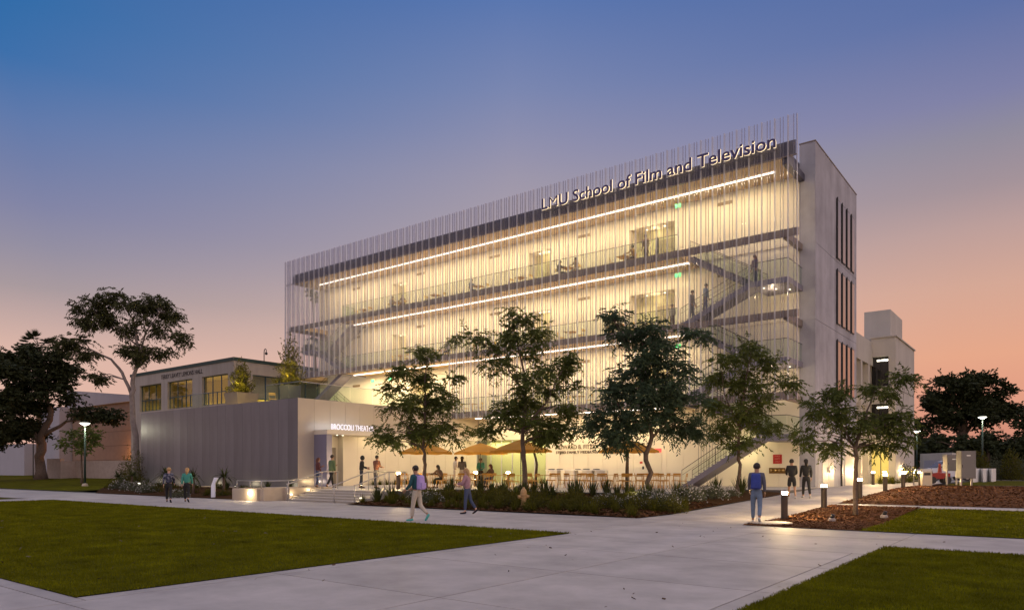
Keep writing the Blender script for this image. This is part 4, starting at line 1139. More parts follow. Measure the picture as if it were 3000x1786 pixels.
# fan palm behind the dark tree
px_, d_ = 95, 96
bx, by = at(px_, d_)
pal = empty('fan_palm', (bx, by, .6), 0, 'fan palm crown rising above the dark west tree', 'palm tree')
zt = zat(845, d_)
MB().tube([(bx, by, .5), (bx, by, zt)], [.35, .25], 8).build('trunk', M_trunk, pal, smooth=True)
VS = []
for k in range(46):
    a = rnd.uniform(0, 6.28); e_ = rnd.uniform(-.7, 1.3); L_ = 1.5
    c = np.array([bx, by, zt]); dv = np.array([math.cos(a) * math.cos(e_), math.sin(a) * math.cos(e_), math.sin(e_)])
    b0 = c + dv * L_
    n = 14
    fan = np.linspace(-1.1, 1.1, n); sd_ = np.cross(dv, [0, 0, 1]); sd_ /= np.linalg.norm(sd_) + 1e-6
    D = dv[None, :] * np.cos(fan)[:, None] + sd_[None, :] * np.sin(fan)[:, None]; D[:, 2] -= .15
    VS.append(leafset(np.repeat(b0[None, :], n, 0), D, np.full(n, 1.1), np.full(n, .07)))
    VS.append(leafset(c[None, :], dv[None, :], np.array([L_]), np.array([.04])))
npmesh('crown', np.concatenate(VS), None, L_dark, pal, off=(bx, by, .6))

# ------------------------------------------------------------------ shrubs and bed plants
def shrub_proto(name, cat, leaf, rx, rz, n, L, Wd, up=.3, flowers=None, seed=0, label=None, group=None, taper=0.0):
    rg = np.random.RandomState(seed)
    root = empty(name, (0, 0, 0), 0, label, cat, group)
    u = rg.randn(n, 3); u /= np.linalg.norm(u, axis=1, keepdims=True); r = rg.rand(n, 1) ** .45
    P = u * r * np.array([rx, rx, rz]); P[:, 2] = np.abs(P[:, 2]) * .95 + .02
    bumps = 1 + .25 * np.sin(P[:, 0] * 9 + seed) * np.cos(P[:, 1] * 8)
    P[:, 2] *= bumps
    if taper:
        k_ = (1 - taper * np.clip(P[:, 2] / rz, 0, 1)) * (.75 + .35 * np.sin(P[:, 2] * 7 + np.arctan2(P[:, 1], P[:, 0]) * 3)); P[:, 0] *= k_; P[:, 1] *= k_
    D = u + rg.randn(n, 3) * .6; D[:, 2] += up
    m = MB()
    for k in range(7):
        a = k * .9; m.tube([(0, 0, -.05), (math.cos(a) * rx * .5, math.sin(a) * rx * .5, rz * .6)], [.015, .006], 5)
    m.build('stem', M_twig, root, local=True)
    npmesh('foliage', leafset(P, D, L * (.7 + .6 * rg.rand(n)), Wd * (.7 + .6 * rg.rand(n))), None, leaf, root)
    if flowers:
        q = rg.randn(flowers, 3); q /= np.linalg.norm(q, axis=1, keepdims=True); q[:, 2] = np.abs(q[:, 2])
        P = q * np.array([rx, rx, rz]) * (1.0 + .08 * rg.rand(flowers, 1))
        npmesh('blossom', leafset(P, rg.randn(flowers, 3), np.full(flowers, .06), np.full(flowers, .028)), None, L_flower, root)
    return root
def spike_proto(name, cat, leaf, n, h, spread, w, seed=0, curve=.3, segs=3, trunk=0.0, label=None, group=None, tilt=(0.1, 1.0)):
    rg = random.Random(seed)
    root = empty(name, (0, 0, 0), 0, label, cat, group)
    m = MB()
    for k in range(n):
        a = rg.uniform(0, 6.28); el = rg.uniform(*tilt); hh = h * rg.uniform(.65, 1.1)
        pts = []
        for i in range(segs + 1):
            t = i / segs
            rr_ = spread * .12 + hh * math.sin(el) * t
            zz = trunk + hh * math.cos(el) * t - curve * hh * t * t * math.sin(el)
            pts.append(Vector((math.cos(a) * rr_, math.sin(a) * rr_, zz)))
        sd_ = Vector((-math.sin(a), math.cos(a), 0))
        vs, fs = [], []
        for i, p in enumerate(pts):
            ww = w * (1 - i / segs) ** .7 + .002
            vs += [p - sd_ * ww, p + sd_ * ww]
        for i in range(segs): fs.append((2 * i, 2 * i + 1, 2 * i + 3, 2 * i + 2))
        m.add(vs, fs)
    m.build('foliage', leaf, root, local=True)
    if trunk: MB().tube([(0, 0, -.1), (.03, .02, trunk * .5), (0, 0, trunk + .05)], [.10, .075, .07], 8).build('trunk', M_trunk, root, smooth=True, local=True)
    return root

# tree aloes in front of the theater wall
for i, (px_, d_, tr_, lab) in enumerate(((405, 44.5, 1.15, 'tree aloe with wide rosette behind the walker in the dark patterned jacket'), (470, 43.2, 1.0, 'tree aloe behind the walker in the teal sweater'),
        (545, 41.6, 1.0, 'tree aloe standing alone against the grey metal wall'), (322, 50.5, .9, 'tree aloe beside the gum tree trunk'), (288, 52, .8, 'short dark tree aloe at the west end of the bed'))):
    p = spike_proto('tree_aloe', 'plant', L_spike, 44, .95, .4, .045, seed=i, curve=.75, segs=5, trunk=tr_, label=lab, group='tree aloes along the theater wall', tilt=(.25, 1.5))
    x_, y_ = at(px_, d_); p.location = (x_, y_, zb2(0, y_)); p.rotation_euler.z = i
# plants: prototypes, then copies
BG = 'plants of the front bed'
pr_up = [spike_proto('upright_succulent', 'plant', L_spike, 46, .78, .5, .03, seed=100 + i, curve=.1, segs=3, tilt=(.02, .55), label='dark upright succulent clump along the plaza edge of the bed', group='upright succulents along the plaza edge') for i in range(3)]
pr_gr = [spike_proto('grass_tuft', 'plant', L_grass, 90, .52, .5, .010, seed=120 + i, curve=.55, segs=3, tilt=(.1, 1.15), label='soft green grass tuft low in the front planting bed', group='grass tufts of the front bed') for i in range(3)]
pr_sh = [shrub_proto('flowering_shrub', 'shrub', L_silver, .62, .48, 900, .08, .016, .4, 110, 140 + i, 'grey-green shrub dotted with small white flowers in the front bed', 'white-flowered shrubs of the front bed') for i in range(2)]
pr_ol = [shrub_proto('low_shrub', 'shrub', L_olive, .55, .42, 700, .09, .018, .5, None, 150 + i, 'low olive-green shrub in the front planting bed', 'olive shrubs of the front bed') for i in range(2)]
def zone(x_, y_):
    for a, t in ((-22.6, 'beside the entrance steps'), (-19.3, 'between the first tree and the hydrant'), (-16.0, 'around the yellow hydrant'), (-13.4, 'around the crooked trunk')):
        if x_ < a: return t
    return 'at the ramped path'
def put(prs, x_, y_, zf, s=1.0, label=None, group=None):
    if label is None and zf is zb: label = prs[0]['base_label'] + ' ' + zone(x_, y_)
    place(rnd.choice(prs), USED, (x_, y_, zf(x_, y_) - .02), rnd.uniform(0, 6.28), label, s * rnd.uniform(.8, 1.2), group)
for prs_ in (pr_up, pr_gr, pr_sh, pr_ol):
    for p_ in prs_: p_['base_label'] = {'upright_succulent': 'dark upright succulent clump', 'grass_tuft': 'soft green grass tuft', 'flowering_shrub': 'grey-green shrub with small white flowers', 'low_shrub': 'low olive-green shrub'}[p_.name.split('.')[0]] + ' of the bed'
k = 0
x_ = -25.4
while x_ < -11.6:
    put(pr_up, x_ + rnd.uniform(-.15, .15), rnd.uniform(26.7, 28.0), zb, 1.0)
    if rnd.random() < .6: put(pr_up, x_ + .3, rnd.uniform(25.6, 26.8), zb, .9)
    x_ += rnd.uniform(.5, .9)
x_ = -25.5
while x_ < -11.5:
    put(pr_gr, x_, rnd.uniform(21.6, 22.6), zb, .95); put(pr_gr if rnd.random() < .6 else pr_ol, x_ + .3, rnd.uniform(22.7, 24.2), zb, 1.05)
    if rnd.random() < .7: put(pr_ol if rnd.random() < .6 else pr_gr, x_ + .2, rnd.uniform(24.2, 25.8), zb, 1.1)
    if rnd.random() < .8: put(pr_gr if rnd.random() < .5 else pr_ol, x_ - .1, rnd.uniform(23.4, 26.4), zb, 1.1)
    x_ += rnd.uniform(.40, .58)
for x_, y_ in ((-12.0, 25.0), (-12.4, 26.2), (-12.0, 27.3), (-12.5, 28.4), (-11.9, 29.5), (-12.4, 30.6), (-13.2, 25.6), (-13.4, 27.2), (-12.0, 31.8), (-22.2, 23.0), (-23.6, 23.6), (-13.9, 24.0), (-12.7, 23.9)):
    put(pr_sh, x_, y_, zb, 1.0)
for x_, y_ in ((-12.0, 33.2), (-12.4, 34.4), (-12.0, 35.6), (-12.5, 36.6), (-12.9, 32.4)):
    put(pr_gr if y_ > 34 else pr_up, x_, y_, zb, 1.2)
for x_, y_ in ((-25.2, 22.6), (-25.3, 23.6), (-25.2, 25.0)): put(pr_up, x_, y_, zb, 1.0)
# glowing grasses at the foot of the theater and foyer walls
for k in range(16): put(pr_gr, -36.25 + rnd.uniform(-.15, .2), 32.2 + k * .62, lambda x, y: Z1, 1.15, 'bright green grass tuft at the foot of the cream theater wall', 'grass tufts along the theater wall')
for k in range(8): put(pr_gr, -31.0 + k * .5, 42.6 + rnd.uniform(-.2, .2), lambda x, y: Z1, 1.1, 'bright green grass tuft before the glazed foyer', 'grass tufts before the foyer')
for k in range(16): put(pr_gr, -10.2 + rnd.uniform(-.6, .6), 56.0 + k * .75, lambda x, y: Z1, 1.3, 'green grass tuft beside the path at the rear building', 'grass tufts at the rear building')
# west bed along the theater
for k in range(15):
    x_ = -55.0 + k * 1.42; put(pr_gr if k % 3 else pr_ol, x_, rnd.uniform(21.8 + (1.6 if k < 4 else 0), 23.6 + (1.0 if k < 4 else 0)), zb2, 1.0, 'low green plant in the bed below the metal theater wall', 'low plants below the theater wall')
    put(pr_up if k % 2 else pr_ol, x_ + .5, rnd.uniform(24.4, 26.2), zb2, .8, 'dark plant close to the metal theater wall', 'dark plants close to the theater wall')
for i, px_ in enumerate((296, 318, 345, 360)):
    d_ = 51 - i * 1.6; x_, y_ = at(px_, d_); put(pr_sh, x_, y_, zb2, 1.35, 'silvery rounded shrub at the west end of the theater bed', 'silvery shrubs at the west end')
x_, y_ = at(434, 40.5); put(pr_sh, x_, y_, zb2, .9, 'silvery shrub with white flowers between the two walkers', 'silvery shrubs at the west end')
# taller shrub at the gum tree
sh = shrub_proto('tall_shrub', 'shrub', L_olive, 1.3, 2.9, 2600, .16, .025, .8, None, 170, 'tall loose olive shrub around the foot of the gum tree'); x_, y_ = at(327, 56); sh.location = (x_, y_, .3)
sh = shrub_proto('low_shrub', 'shrub', L_olive, .8, 1.2, 1200, .12, .025, .6, None, 171, 'rounded olive shrub in front of the gum tree'); x_, y_ = at(305, 53); sh.location = (x_, y_, .25)
# hedge shrubs in the east
for i, (px_, d_, s_) in enumerate(((2385, 66, 1.35), (2425, 67, 1.1), (2462, 66, 1.4), (2490, 68, 1.0))):
    p = shrub_proto('conifer_shrub', 'shrub', L_silver if i % 2 else L_olive, .95, 2.0, 1600, .16, .035, .9, None, 180 + i,
                    ('pale green shrub beside the white folding screen', 'small pale shrub east of the white folding screen', 'taller pale shrub at the east lawn', 'pale shrub at the east edge')[i], 'pale shrubs behind the white folding screen')
    x_, y_ = at(px_, d_); p.location = (x_, y_, .6); p.scale = (1, 1, s_)
p = shrub_proto('round_shrub', 'shrub', L_olive, 1.6, 1.7, 2200, .14, .03, .4, None, 190, 'large rounded shrub at the corner of the rear building'); x_, y_ = at(2195, 60); p.location = (x_, y_, .56)

# planters on the theater terrace
for (px_, y_, lab, top, bot, hh, m_, bsh, bh, brx) in ((588, 28.3, 'wide grey tapered planter with lamplit bush on the theater roof', .85, .68, .95, M_planterL, 'lamplit bushy shrub in the wide grey planter', 2.3, .95),
        (707, 28.6, 'dark blue tall planter with lamplit bush at the theater corner', .5, .42, 1.15, M_planterD, 'tall feathery lamplit shrub in the dark blue planter', 3.3, 1.05)):
    x_ = on_y(px_, y_)
    e_ = empty('planter', (x_, y_, TZ - .05), 0, lab, 'planter')
    MB().hexa([(-bot, -bot, 0), (bot, -bot, 0), (bot, bot, 0), (-bot, bot, 0)], [(-top, -top, hh), (top, -top, hh), (top, top, hh), (-top, top, hh)]).build('pot', m_, e_, local=True)
    MB().box(-top + .06, top - .06, -top + .06, top - .06, hh, hh + .015).build('soil', M_soil, e_, local=True)
    p = shrub_proto('planter_shrub', 'shrub', L_olive, brx, bh, 2600, .17, .03, .9, None, 200 + px_, bsh, taper=.12); p.location = (x_, y_, TZ - .05 + hh)
    point('uplight', (.95, -.95, hh + .55), 170, (1.0, .72, .18), e_, .05, local=True)

# ------------------------------------------------------------------ bollards, lamps and small spots
def bollard_proto():
    r_ = empty('bollard_light', (0, 0, 0), 0, 'x', 'bollard light', 'bronze bollard lights')
    MB().lathe([(.105, 0), (.105, .80), (.09, .805)], n=16).build('post', M_bronze, r_, smooth=False, local=True)
    MB().lathe([(.088, .806), (.088, .884)], n=12).build('lamp', M_bol, r_, local=True)
    ln_ = MB().tube([(0, 0, .805), (0, 0, .885)], .100, 16, cap=False).build('lens', G_lens, r_, smooth=True, local=True)
    MB().lathe([(.108, .886), (.112, .90), (.105, .93), (.02, .94)], n=16).build('cap', M_bronze, r_, smooth=False, local=True)
    return r_
bp = bollard_proto()
BL = [(-7.10, 23.6, 'bronze bollard light beside the round utility cover'), (-7.15, 28.6, 'bronze bollard light second along the mulch edge'), (-7.15, 34.6, 'bronze bollard light just behind the mulch bed tree'),
      (-7.2, 40.6, 'bronze bollard light fourth along the mulch edge'), (-7.2, 45.8, 'bronze bollard light fifth along the mulch edge'), (-7.5, 54.0, 'bronze bollard light at the far corner by the waste bin'),
      (-10.3, 53.9, 'bronze bollard light in the grass at the end wall doors'), (-10.6, 59.5, 'bronze bollard light in the grass by the lit porch'), (-10.3, 66.5, 'bronze bollard light far along the rear building')]
for x_, y_, lab in BL: place(bp, USED, (x_, y_, zr(y_)), 0, lab)
for px_, d_, lab in ((970, 38.0, 'bronze bollard light at the head of the entrance steps'), (1158, 45.0, 'bronze bollard light beside the ponytailed person at the plaza'), (1237, 45.2, 'bronze bollard light in the grass before the foyer')):
    x_, y_ = at(px_, d_); place(bp, USED, (x_, y_, Z1), 0, lab)
def lamp_post(px_, d_, zb_, zt_, lab, pw=140, m=M_lampw, col=(1.0, .93, .62)):
    x_, y_ = at(px_, d_); r_ = empty('lamp_post', (x_, y_, zb_), 0, lab, 'lamp post', 'green lamp posts of the campus')
    h = zt_ - zb_
    MB().lathe([(.24, 0), (.20, .18), (.06, .22)], n=10).build('base', M_lowwall, r_, local=True)
    MB().tube([(0, 0, .2), (0, 0, h - .1)], [.085, .06], 10).build('pole', M_halltrim, r_, smooth=True, local=True)
    MB().lathe([(.10, h - .16), (.34, h - .02), (.36, h + .02)], n=16).build('lens', m, r_, smooth=True, local=True)
    MB().lathe([(.37, h + .021), (.34, h + .10), (.05, h + .16)], n=16).build('cap', M_halltrim, r_, smooth=True, local=True)
    point('lamp_light', (0, 0, h - .35), pw, col, r_, .2, local=True)
lamp_post(207, 58, .27, zat(1030, 58), 'green lamp post with glowing round head on the west lawn', 200)
lamp_post(2392, 70, .6, zat(1015, 70), 'green lamp post with glowing head in front of the dark east trees', 160)
lamp_post(2206, 66, .56, zat(1047, 66), 'green lamp post in front of the rear building corner', 80)
lamp_post(2232, 80, .56, zat(1049, 80), 'slim lamp post between the rear building and the dark trees', 80)
def spotlight(px_, d_, zf, lab, pw=8, col=(1.0, .85, .3)):
    x_, y_ = at(px_, d_); z_ = zf(x_, y_); r_ = empty('garden_spotlight', (x_, y_, z_), 0, lab, 'spotlight', 'garden spotlights')
    MB().tube([(0, 0, -.1), (0, 0, .12)], .012, 6).build('stake', M_black, r_, local=True)
    MB().lathe([(.04, .12), (.05, .22)], n=10).build('housing', M_black, r_, local=True)
    MB().lathe([(.043, .221), (.043, .228)], n=10).build('lens', M_lampw, r_, local=True)
    point('spot_glow', (.0, .12, .32), pw, col, r_, .04, local=True)
spotlight(1541, 28.6, zb, 'small garden spotlight lighting a grass clump by the crooked trunk', 14)
spotlight(1350, 33.4, zb, 'small garden spotlight at the plaza edge beside the hydrant tree', 7)
spotlight(1240, 33.8, zb, 'small garden spotlight left of the hydrant tree', 7)
spotlight(1060, 36.0, zb, 'small garden spotlight at the first feathery tree', 6)
spotlight(880, 37.4, lambda x, y: Z1, 'small garden spotlight by the cream theater wall grasses', 6)
for x_, lab in ((-52.0, 'behind the two walkers'), (-47.2, 'between the tree aloes'), (-42.6, 'near the white pylon'), (-38.4, 'at the theater corner')):
    px_l = (x_, 26.0); r_ = empty('garden_spotlight', (x_, 26.0, zb2(0, 26.0)), 0, 'small ground spotlight washing the metal theater wall ' + lab, 'spotlight', 'garden spotlights')
    MB().lathe([(.04, 0), (.05, .10)], n=10).build('housing', M_black, r_, local=True); MB().lathe([(.043, .101), (.043, .106)], n=10).build('lens', M_dot, r_, local=True)
    point('spot_glow', (0, .25, .25), 9, (1.0, .80, .45), r_, .05, local=True)
M_rock = mat('pale_rock', (.35, .30, .26), .9, var=(5, .2))
for (x_, y_, lab) in ((-5.6, 23.3, 'black-capped mulch spotlight between bollard and tree'), (-4.5, 25.2, 'black-capped mulch spotlight at the lawn edge')):
    r_ = empty('garden_spotlight', (x_, y_, zm(x_, y_)), 0, lab, 'spotlight', 'garden spotlights')
    MB().ball((0, 0, .05), (.12, .09, .09), 8, 6).build('base', M_rock, r_, smooth=True, local=True)
    MB().tube([(0, 0, .1), (.05, -.02, .22)], .06, 8).build('housing', M_black, r_, smooth=True, local=True)
x_, y_ = -6.85, 21.4
uc = empty('utility_cover', (x_, y_, .012), 0, 'round concrete utility cover set at the mulch corner', 'utility cover')
MB().lathe([(.62, 0), (.62, .03), (.60, .04)], (x_, y_, .012), 24).build('cover', M_lowwall, uc); MB().lathe([(.5, .0), (.5, .006)], (x_, y_, .053), 24).build('lid', M_conc, uc)

# fire hydrant
x_, y_ = -17.0, 22.9
M_hyd = mat('hydrant_yellow', (.40, .25, .11), .6, var=(6, .15))
hy = empty('fire_hydrant', (x_, y_, zb(x_, y_)), 0, 'yellow fire hydrant at the front edge of the planting bed', 'fire hydrant')
MB().lathe([(.17, 0), (.17, .05), (.115, .06), (.115, .42), (.15, .43), (.15, .47), (.125, .48), (.125, .58), (.10, .66), (.05, .71), (.04, .76), (.0, .765)], n=16).build('barrel', M_hyd, hy, smooth=False, local=True)
for a in (-2.2, .95, 2.6):
    c_, s_ = math.cos(a), math.sin(a)
    o_ = MB().tube([(c_ * .1, s_ * .1, .38), (c_ * .2, s_ * .2, .38)], .065, 12).build('outlet', M_hyd, hy, local=True)
    MB().tube([(c_ * .2, s_ * .2, .38), (c_ * .235, s_ * .235, .38)], .075, 6).build('outlet_cap', M_hyd, o_, local=True)
# white sign pylon
x_, y_ = -37.6, 21.6
sp = empty('sign_pylon', (x_, y_, .03), 0, 'slim white angled information pylon in the theater bed', 'sign')
M_py = mat('pylon_white', (.74, .76, .86), .4)
sp.rotation_euler.z = R(32)
MB().prism([(-.12, 0, 0), (.10, 0, 0), (.10, 0, .78), (-.12, 0, .66)], (0, .09, 0)).build('post', M_py, sp, local=True)
MB().prism([(-.12, 0, .66), (.10, 0, .784), (.30, 0, 1.12), (.05, 0, 1.12)], (0, .09, 0)).build('panel', M_py, sp, local=True)

# ------------------------------------------------------------------ furniture
def chair_proto(m, arms=False):
    r_ = empty('metal_chair', (0, 0, 0), 0, 'x', 'chair')
    s_ = MB()
    for k in range(5): s_.box(-.20, .20, -.19 + k * .082, -.19 + k * .082 + .07, .435, .45)
    s_.build('seat', m, r_, local=True)
    b_ = MB()
    for z0, z1 in ((.66, .70), (.73, .83)): b_.hexa([(-.20, -.25, z0), (.20, -.25, z0), (.20, -.235, z0), (-.20, -.235, z0)], [(-.20, -.27, z1), (.20, -.27, z1), (.20, -.255, z1), (-.20, -.255, z1)])
    b_.build('backrest', m, r_, local=True)
    for sx in (-1, 1):
        MB().tube([(sx * .20, .22, 0), (sx * .20, .16, .44)], .013, 6).build('leg', m, r_, local=True)
        MB().tube([(sx * .20, -.27, 0), (sx * .20, -.19, .44), (sx * .20, -.262, .83)], .013, 6).build('leg', m, r_, local=True)
        if arms: MB().tube([(sx * .23, -.23, .64), (sx * .23, .14, .64), (sx * .21, .19, .44)], .012, 6).build('armrest', m, r_, local=True)
    MB().box(-.20, .20, -.20, .20, .415, .43).build('seat_frame', m, r_, local=True)
    return r_
def table_proto(m, ped=False, s=.38):
    r_ = empty('metal_table', (0, 0, 0), 0, 'x', 'table')
    MB().box(-s, s, -s, s, .72, .745).build('tabletop', m, r_, local=True)
    if ped:
        MB().tube([(0, 0, .02), (0, 0, .72)], .03, 8).build('leg', m, r_, local=True); MB().box(-.22, .22, -.22, .22, 0, .02).build('base', m, r_, local=True)
    else:
        for a in (-1, 1):
            for b in (-1, 1): MB().tube([(a * s * .95, b * s * .95, 0), (a * s * .88, b * s * .88, .72)], .015, 6).build('leg', m, r_, local=True)
    return r_
CH, CHL = chair_proto(M_yellow), chair_proto(M_ylight)
TB, TBL = table_proto(M_yellowt, False, .42), table_proto(M_yellowt, True, .36)
SIDES = {'theater side': (-1, 0), 'stair side': (1, 0), 'path side': (0, -1), 'building side': (0, 1)}
def table_group(x_, y_, z_, desc, chairs, ch, tb, grp, dist=.62, rz=0.0):
    place(tb, USED, (x_, y_, z_), rz, 'ochre metal table ' + desc, 1.0, 'ochre tables ' + grp)
    for sd_ in chairs:
        vx, vy = SIDES[sd_]
        vx, vy = vx * math.cos(rz) - vy * math.sin(rz), vx * math.sin(rz) + vy * math.cos(rz)
        j = rnd.uniform(-.08, .08)
        a = math.atan2(-vy, -vx) - math.pi / 2
        place(ch, USED, (x_ + vx * (dist + .05 + j), y_ + vy * (dist + .05 + j), z_), a + rnd.uniform(-.3, .3), 'yellow chair, %s, at the table %s' % (sd_, desc), 1.0, 'yellow chairs ' + grp)
ALL4 = list(SIDES)
PT = [(1000, 43, 'under the theater-side umbrella', .3), (1050, 40.5, 'of the bent-over dark-haired person', .1), (1100, 41.5, 'before the person in grey', -.2), (1171, 42.2, 'under the ponytailed person umbrella', .2),
      (1215, 40.0, 'before the lit foyer grasses', 0), (1268, 37.6, 'under the hydrant-tree umbrella', .15), (1318, 40.5, 'by the thin tree near the lettering', -.1), (1400, 41.0, 'before the white counter', .1),
      (1450, 38.5, 'right of the white counter', .3), (1500, 40.8, 'beside the thin tree near the door', -.15), (1540, 38.0, 'under the stair-side umbrella', .1), (1588, 41.0, 'before the exit door', .2), (1632, 39.0, 'at the foot of the outdoor stair', 0)]
for px_, d_, desc, rz in PT:
    x_, y_ = at(px_, d_); table_group(x_, y_, Z1, desc, ALL4 if d_ < 42.5 else ALL4[:3], CH, TB, 'on the plaza', .68, rz)
# balcony tables: (px on the plane y=42.4, floor, description, chairs)
LR = ['theater side', 'stair side']
for px_, f_, desc, chs in ((885, 4, 'on the top balcony by the west stair', LR), (968, 4, 'on the top balcony with the seated pair', LR), (1060, 4, 'third from the west stair on the top balcony', LR), (1165, 4, 'on the top balcony beside the reader in blue', LR),
        (1268, 4, 'fifth from the west stair on the top balcony', LR), (1383, 4, 'between two seated people up top', LR), (1518, 4, 'on the top balcony beside the standing group', LR),
        (975, 3, 'on the third floor by the dark doorway', LR), (1075, 3, 'on the third floor with the seated reader', LR), (1180, 3, 'on the third floor behind the first tall tree', LR), (1390, 3, 'on the third floor between the tall tree crowns', LR), (1512, 3, 'on the third floor near the lit alcove', LR),
        (1150, 2, 'on the second floor above the foyer', LR), (1410, 2, 'on the second floor above the lettering', LR), (1270, 2, 'on the second floor behind the hydrant tree crown', LR), (1525, 2, 'on the second floor above the exit door', LR)):
    x_ = on_y(px_, 42.3)
    if x_ > -19.2 or (f_ == 2 and x_ < -36.8): continue
    table_group(x_, 42.3, FL[f_], desc, chs, CHL, TBL, 'on the balconies', .66)
# chairs on the theater terrace
for i, (x_, y_, lab) in enumerate(((-37.9, 36.6, 'dark slatted chair at the terrace glass'),)):
    dk = chair_proto(mat('chair_dark', (.08, .06, .04), .5)); dk.location = (x_, y_, TZ - .05); dk.rotation_euler.z = 1.0; dk['label'] = lab
for i, x_ in enumerate((-46.6, -45.2, -42.6)):
    place(CHL, USED, (x_, 28.8, TZ - .05), .4 * i, ('yellow chair beside the wide planter on the terrace', 'yellow chair between the terrace planters', 'yellow chair near the dark blue planter')[i], 1.0, 'yellow chairs on the terrace')
# umbrellas
def umbrella(px_, d_, lab, rad=1.65):
    x_, y_ = at(px_, d_); r_ = empty('patio_umbrella', (x_, y_, Z1), rnd.uniform(0, .6), lab, 'umbrella', 'ochre umbrellas on the plaza')
    n = 8; top = (0, 0, 2.62)
    rim = [(rad * math.cos(2 * math.pi * k / n), rad * math.sin(2 * math.pi * k / n), 2.02) for k in range(n)]
    cn = MB()
    for k in range(n):
        a, b = Vector(rim[k]), Vector(rim[(k + 1) % n]); t = Vector(top)
        ma, mb_ = a * .5 + t * .5 + Vector((0, 0, .035)), b * .5 + t * .5 + Vector((0, 0, .035)); mid = (a + b) / 2 * .97; mid.z = 2.05
        cn.add([t, ma, mb_, a, b, mid, a - Vector((0, 0, .10)), b - Vector((0, 0, .10)), mid - Vector((0, 0, .10))], [(0, 1, 2), (1, 3, 5), (1, 5, 2), (2, 5, 4), (3, 6, 8, 5), (5, 8, 7, 4)])
    cn.build('canopy', M_umb, r_, local=True)
    for k in range(n): MB().tube([(0, 0, 2.56), (rim[k][0] * .97, rim[k][1] * .97, 2.0)], .010, 5).build('rib', M_darkrail, r_, local=True)
    MB().tube([(0, 0, .04), (0, 0, 2.66)], .024, 8).build('pole', M_darkrail, r_, local=True)
    MB().lathe([(.28, 0), (.28, .05), (.05, .07)], n=16).build('base', M_bronze, r_, local=True)
umbrella(1037, 42, 'ochre umbrella behind the first feathery tree at the theater side')
umbrella(1170, 42.6, 'ochre umbrella above the ponytailed person in teal')
umbrella(1268, 37.8, 'ochre umbrella behind the hydrant tree trunk')
umbrella(1530, 38.2, 'ochre umbrella behind the crooked trunk before the exit door')
# white counter with dark items
x_, y_ = at(1400, 47.5)
ct = empty('serving_counter', (x_, y_, Z1), R(10), 'long white serving counter against the cream wall', 'counter')
MB().box(-2.0, 2.0, -.35, .35, .98, 1.03).build('countertop', M_white, ct, local=True)
for q in (-1.85, -.6, .6, 1.5): MB().box(q, q + .7, -.3, .3, 0, .978).build('cabinet', mat('counter_cream', (.66, .60, .50), .6), ct, local=True)
for i, q in enumerate((-1.7, -1.1, .2, .8, 1.5)):
    e_ = empty('serving_tray', (x_ + q * math.cos(R(10)), y_ + q * math.sin(R(10)), Z1 + 1.03), .3 * i, 'small dark tray on the white counter, %s from the foyer' % ('first', 'second', 'third', 'fourth', 'fifth')[i], 'tray', 'trays on the counter')
    MB().hexa([(-.16, -.1, 0), (.16, -.1, 0), (.16, .1, 0), (-.16, .1, 0)], [(-.2, -.13, .05), (.2, -.13, .05), (.2, .13, .05), (-.2, .13, .05)]).build('tray', M_black, e_, local=True)

# ------------------------------------------------------------------ things in the east
bx, by = at(2255, 44.9)
bn = empty('waste_bin', (bx, by, zr(by)), R(20), 'tall square bin catching golden bollard light', 'bin')
M_bin = mat('bin_steel', (.48, .42, .34), .38, metal=.7)
MB().box(-.27, .27, -.27, .27, .0, .92).build('body', M_bin, bn, local=True); MB().hexa([(-.30, -.30, .93), (.30, -.30, .93), (.30, .30, .93), (-.30, .30, .93)], [(-.25, -.25, 1.08), (.25, -.25, 1.08), (.25, .25, 1.08), (-.25, .25, 1.08)]).build('lid', M_bin, bn, local=True)
MB().box(-.18, .18, -.275, -.268, .68, .84).build('slot', M_black, bn, local=True)
def cabinet(px_, d_, w, h, z0, lab, dep=.5):
    x_, y_ = at(px_, d_); r_ = empty('utility_cabinet', (x_, y_, zr(y_)), R(37), lab, 'cabinet', 'grey utility cabinets')
    m_ = mat('cabinet_grey', (.17, .16, .155), .6, var=(2, .06))
    MB().box(-w / 2, w / 2, -dep / 2, dep / 2, z0, z0 + h).build('body', m_, r_, local=True)
    dr = MB().box(-w / 2 + .03, w / 2 - .03, -dep / 2 - .015, -dep / 2, z0 + .05, z0 + h - .05).build('door', m_, r_, local=True)
    MB().box(-w / 2 + .05, -w / 2 + .08, -dep / 2 - .04, -dep / 2 - .015, z0 + h * .4, z0 + h * .5).build('latch', M_black, dr, local=True)
    MB().box(-.12, .12, -dep / 2 - .018, -dep / 2 - .0151, z0 + h - .32, z0 + h - .26).build('plate', M_white, dr, local=True)
    for a in (-1, 1): MB().box(a * w * .35 - .04, a * w * .35 + .04, -.05, .05, 0, z0).build('leg', M_rail, r_, local=True)
cabinet(2352, 45, .92, 1.72, .48, 'large grey upright utility cabinet on post legs')
cabinet(2317, 47, .88, 1.05, .95, 'smaller grey utility cabinet beside the large one')
ws = empty('folding_screen', (*at(2398, 58), .58), 0, 'white folding screen of zigzag panels on the east lawn', 'screen')
pp = [(2370, 55), (2386, 58), (2395, 56.5), (2406, 59), (2415, 57.5), (2424, 60)]
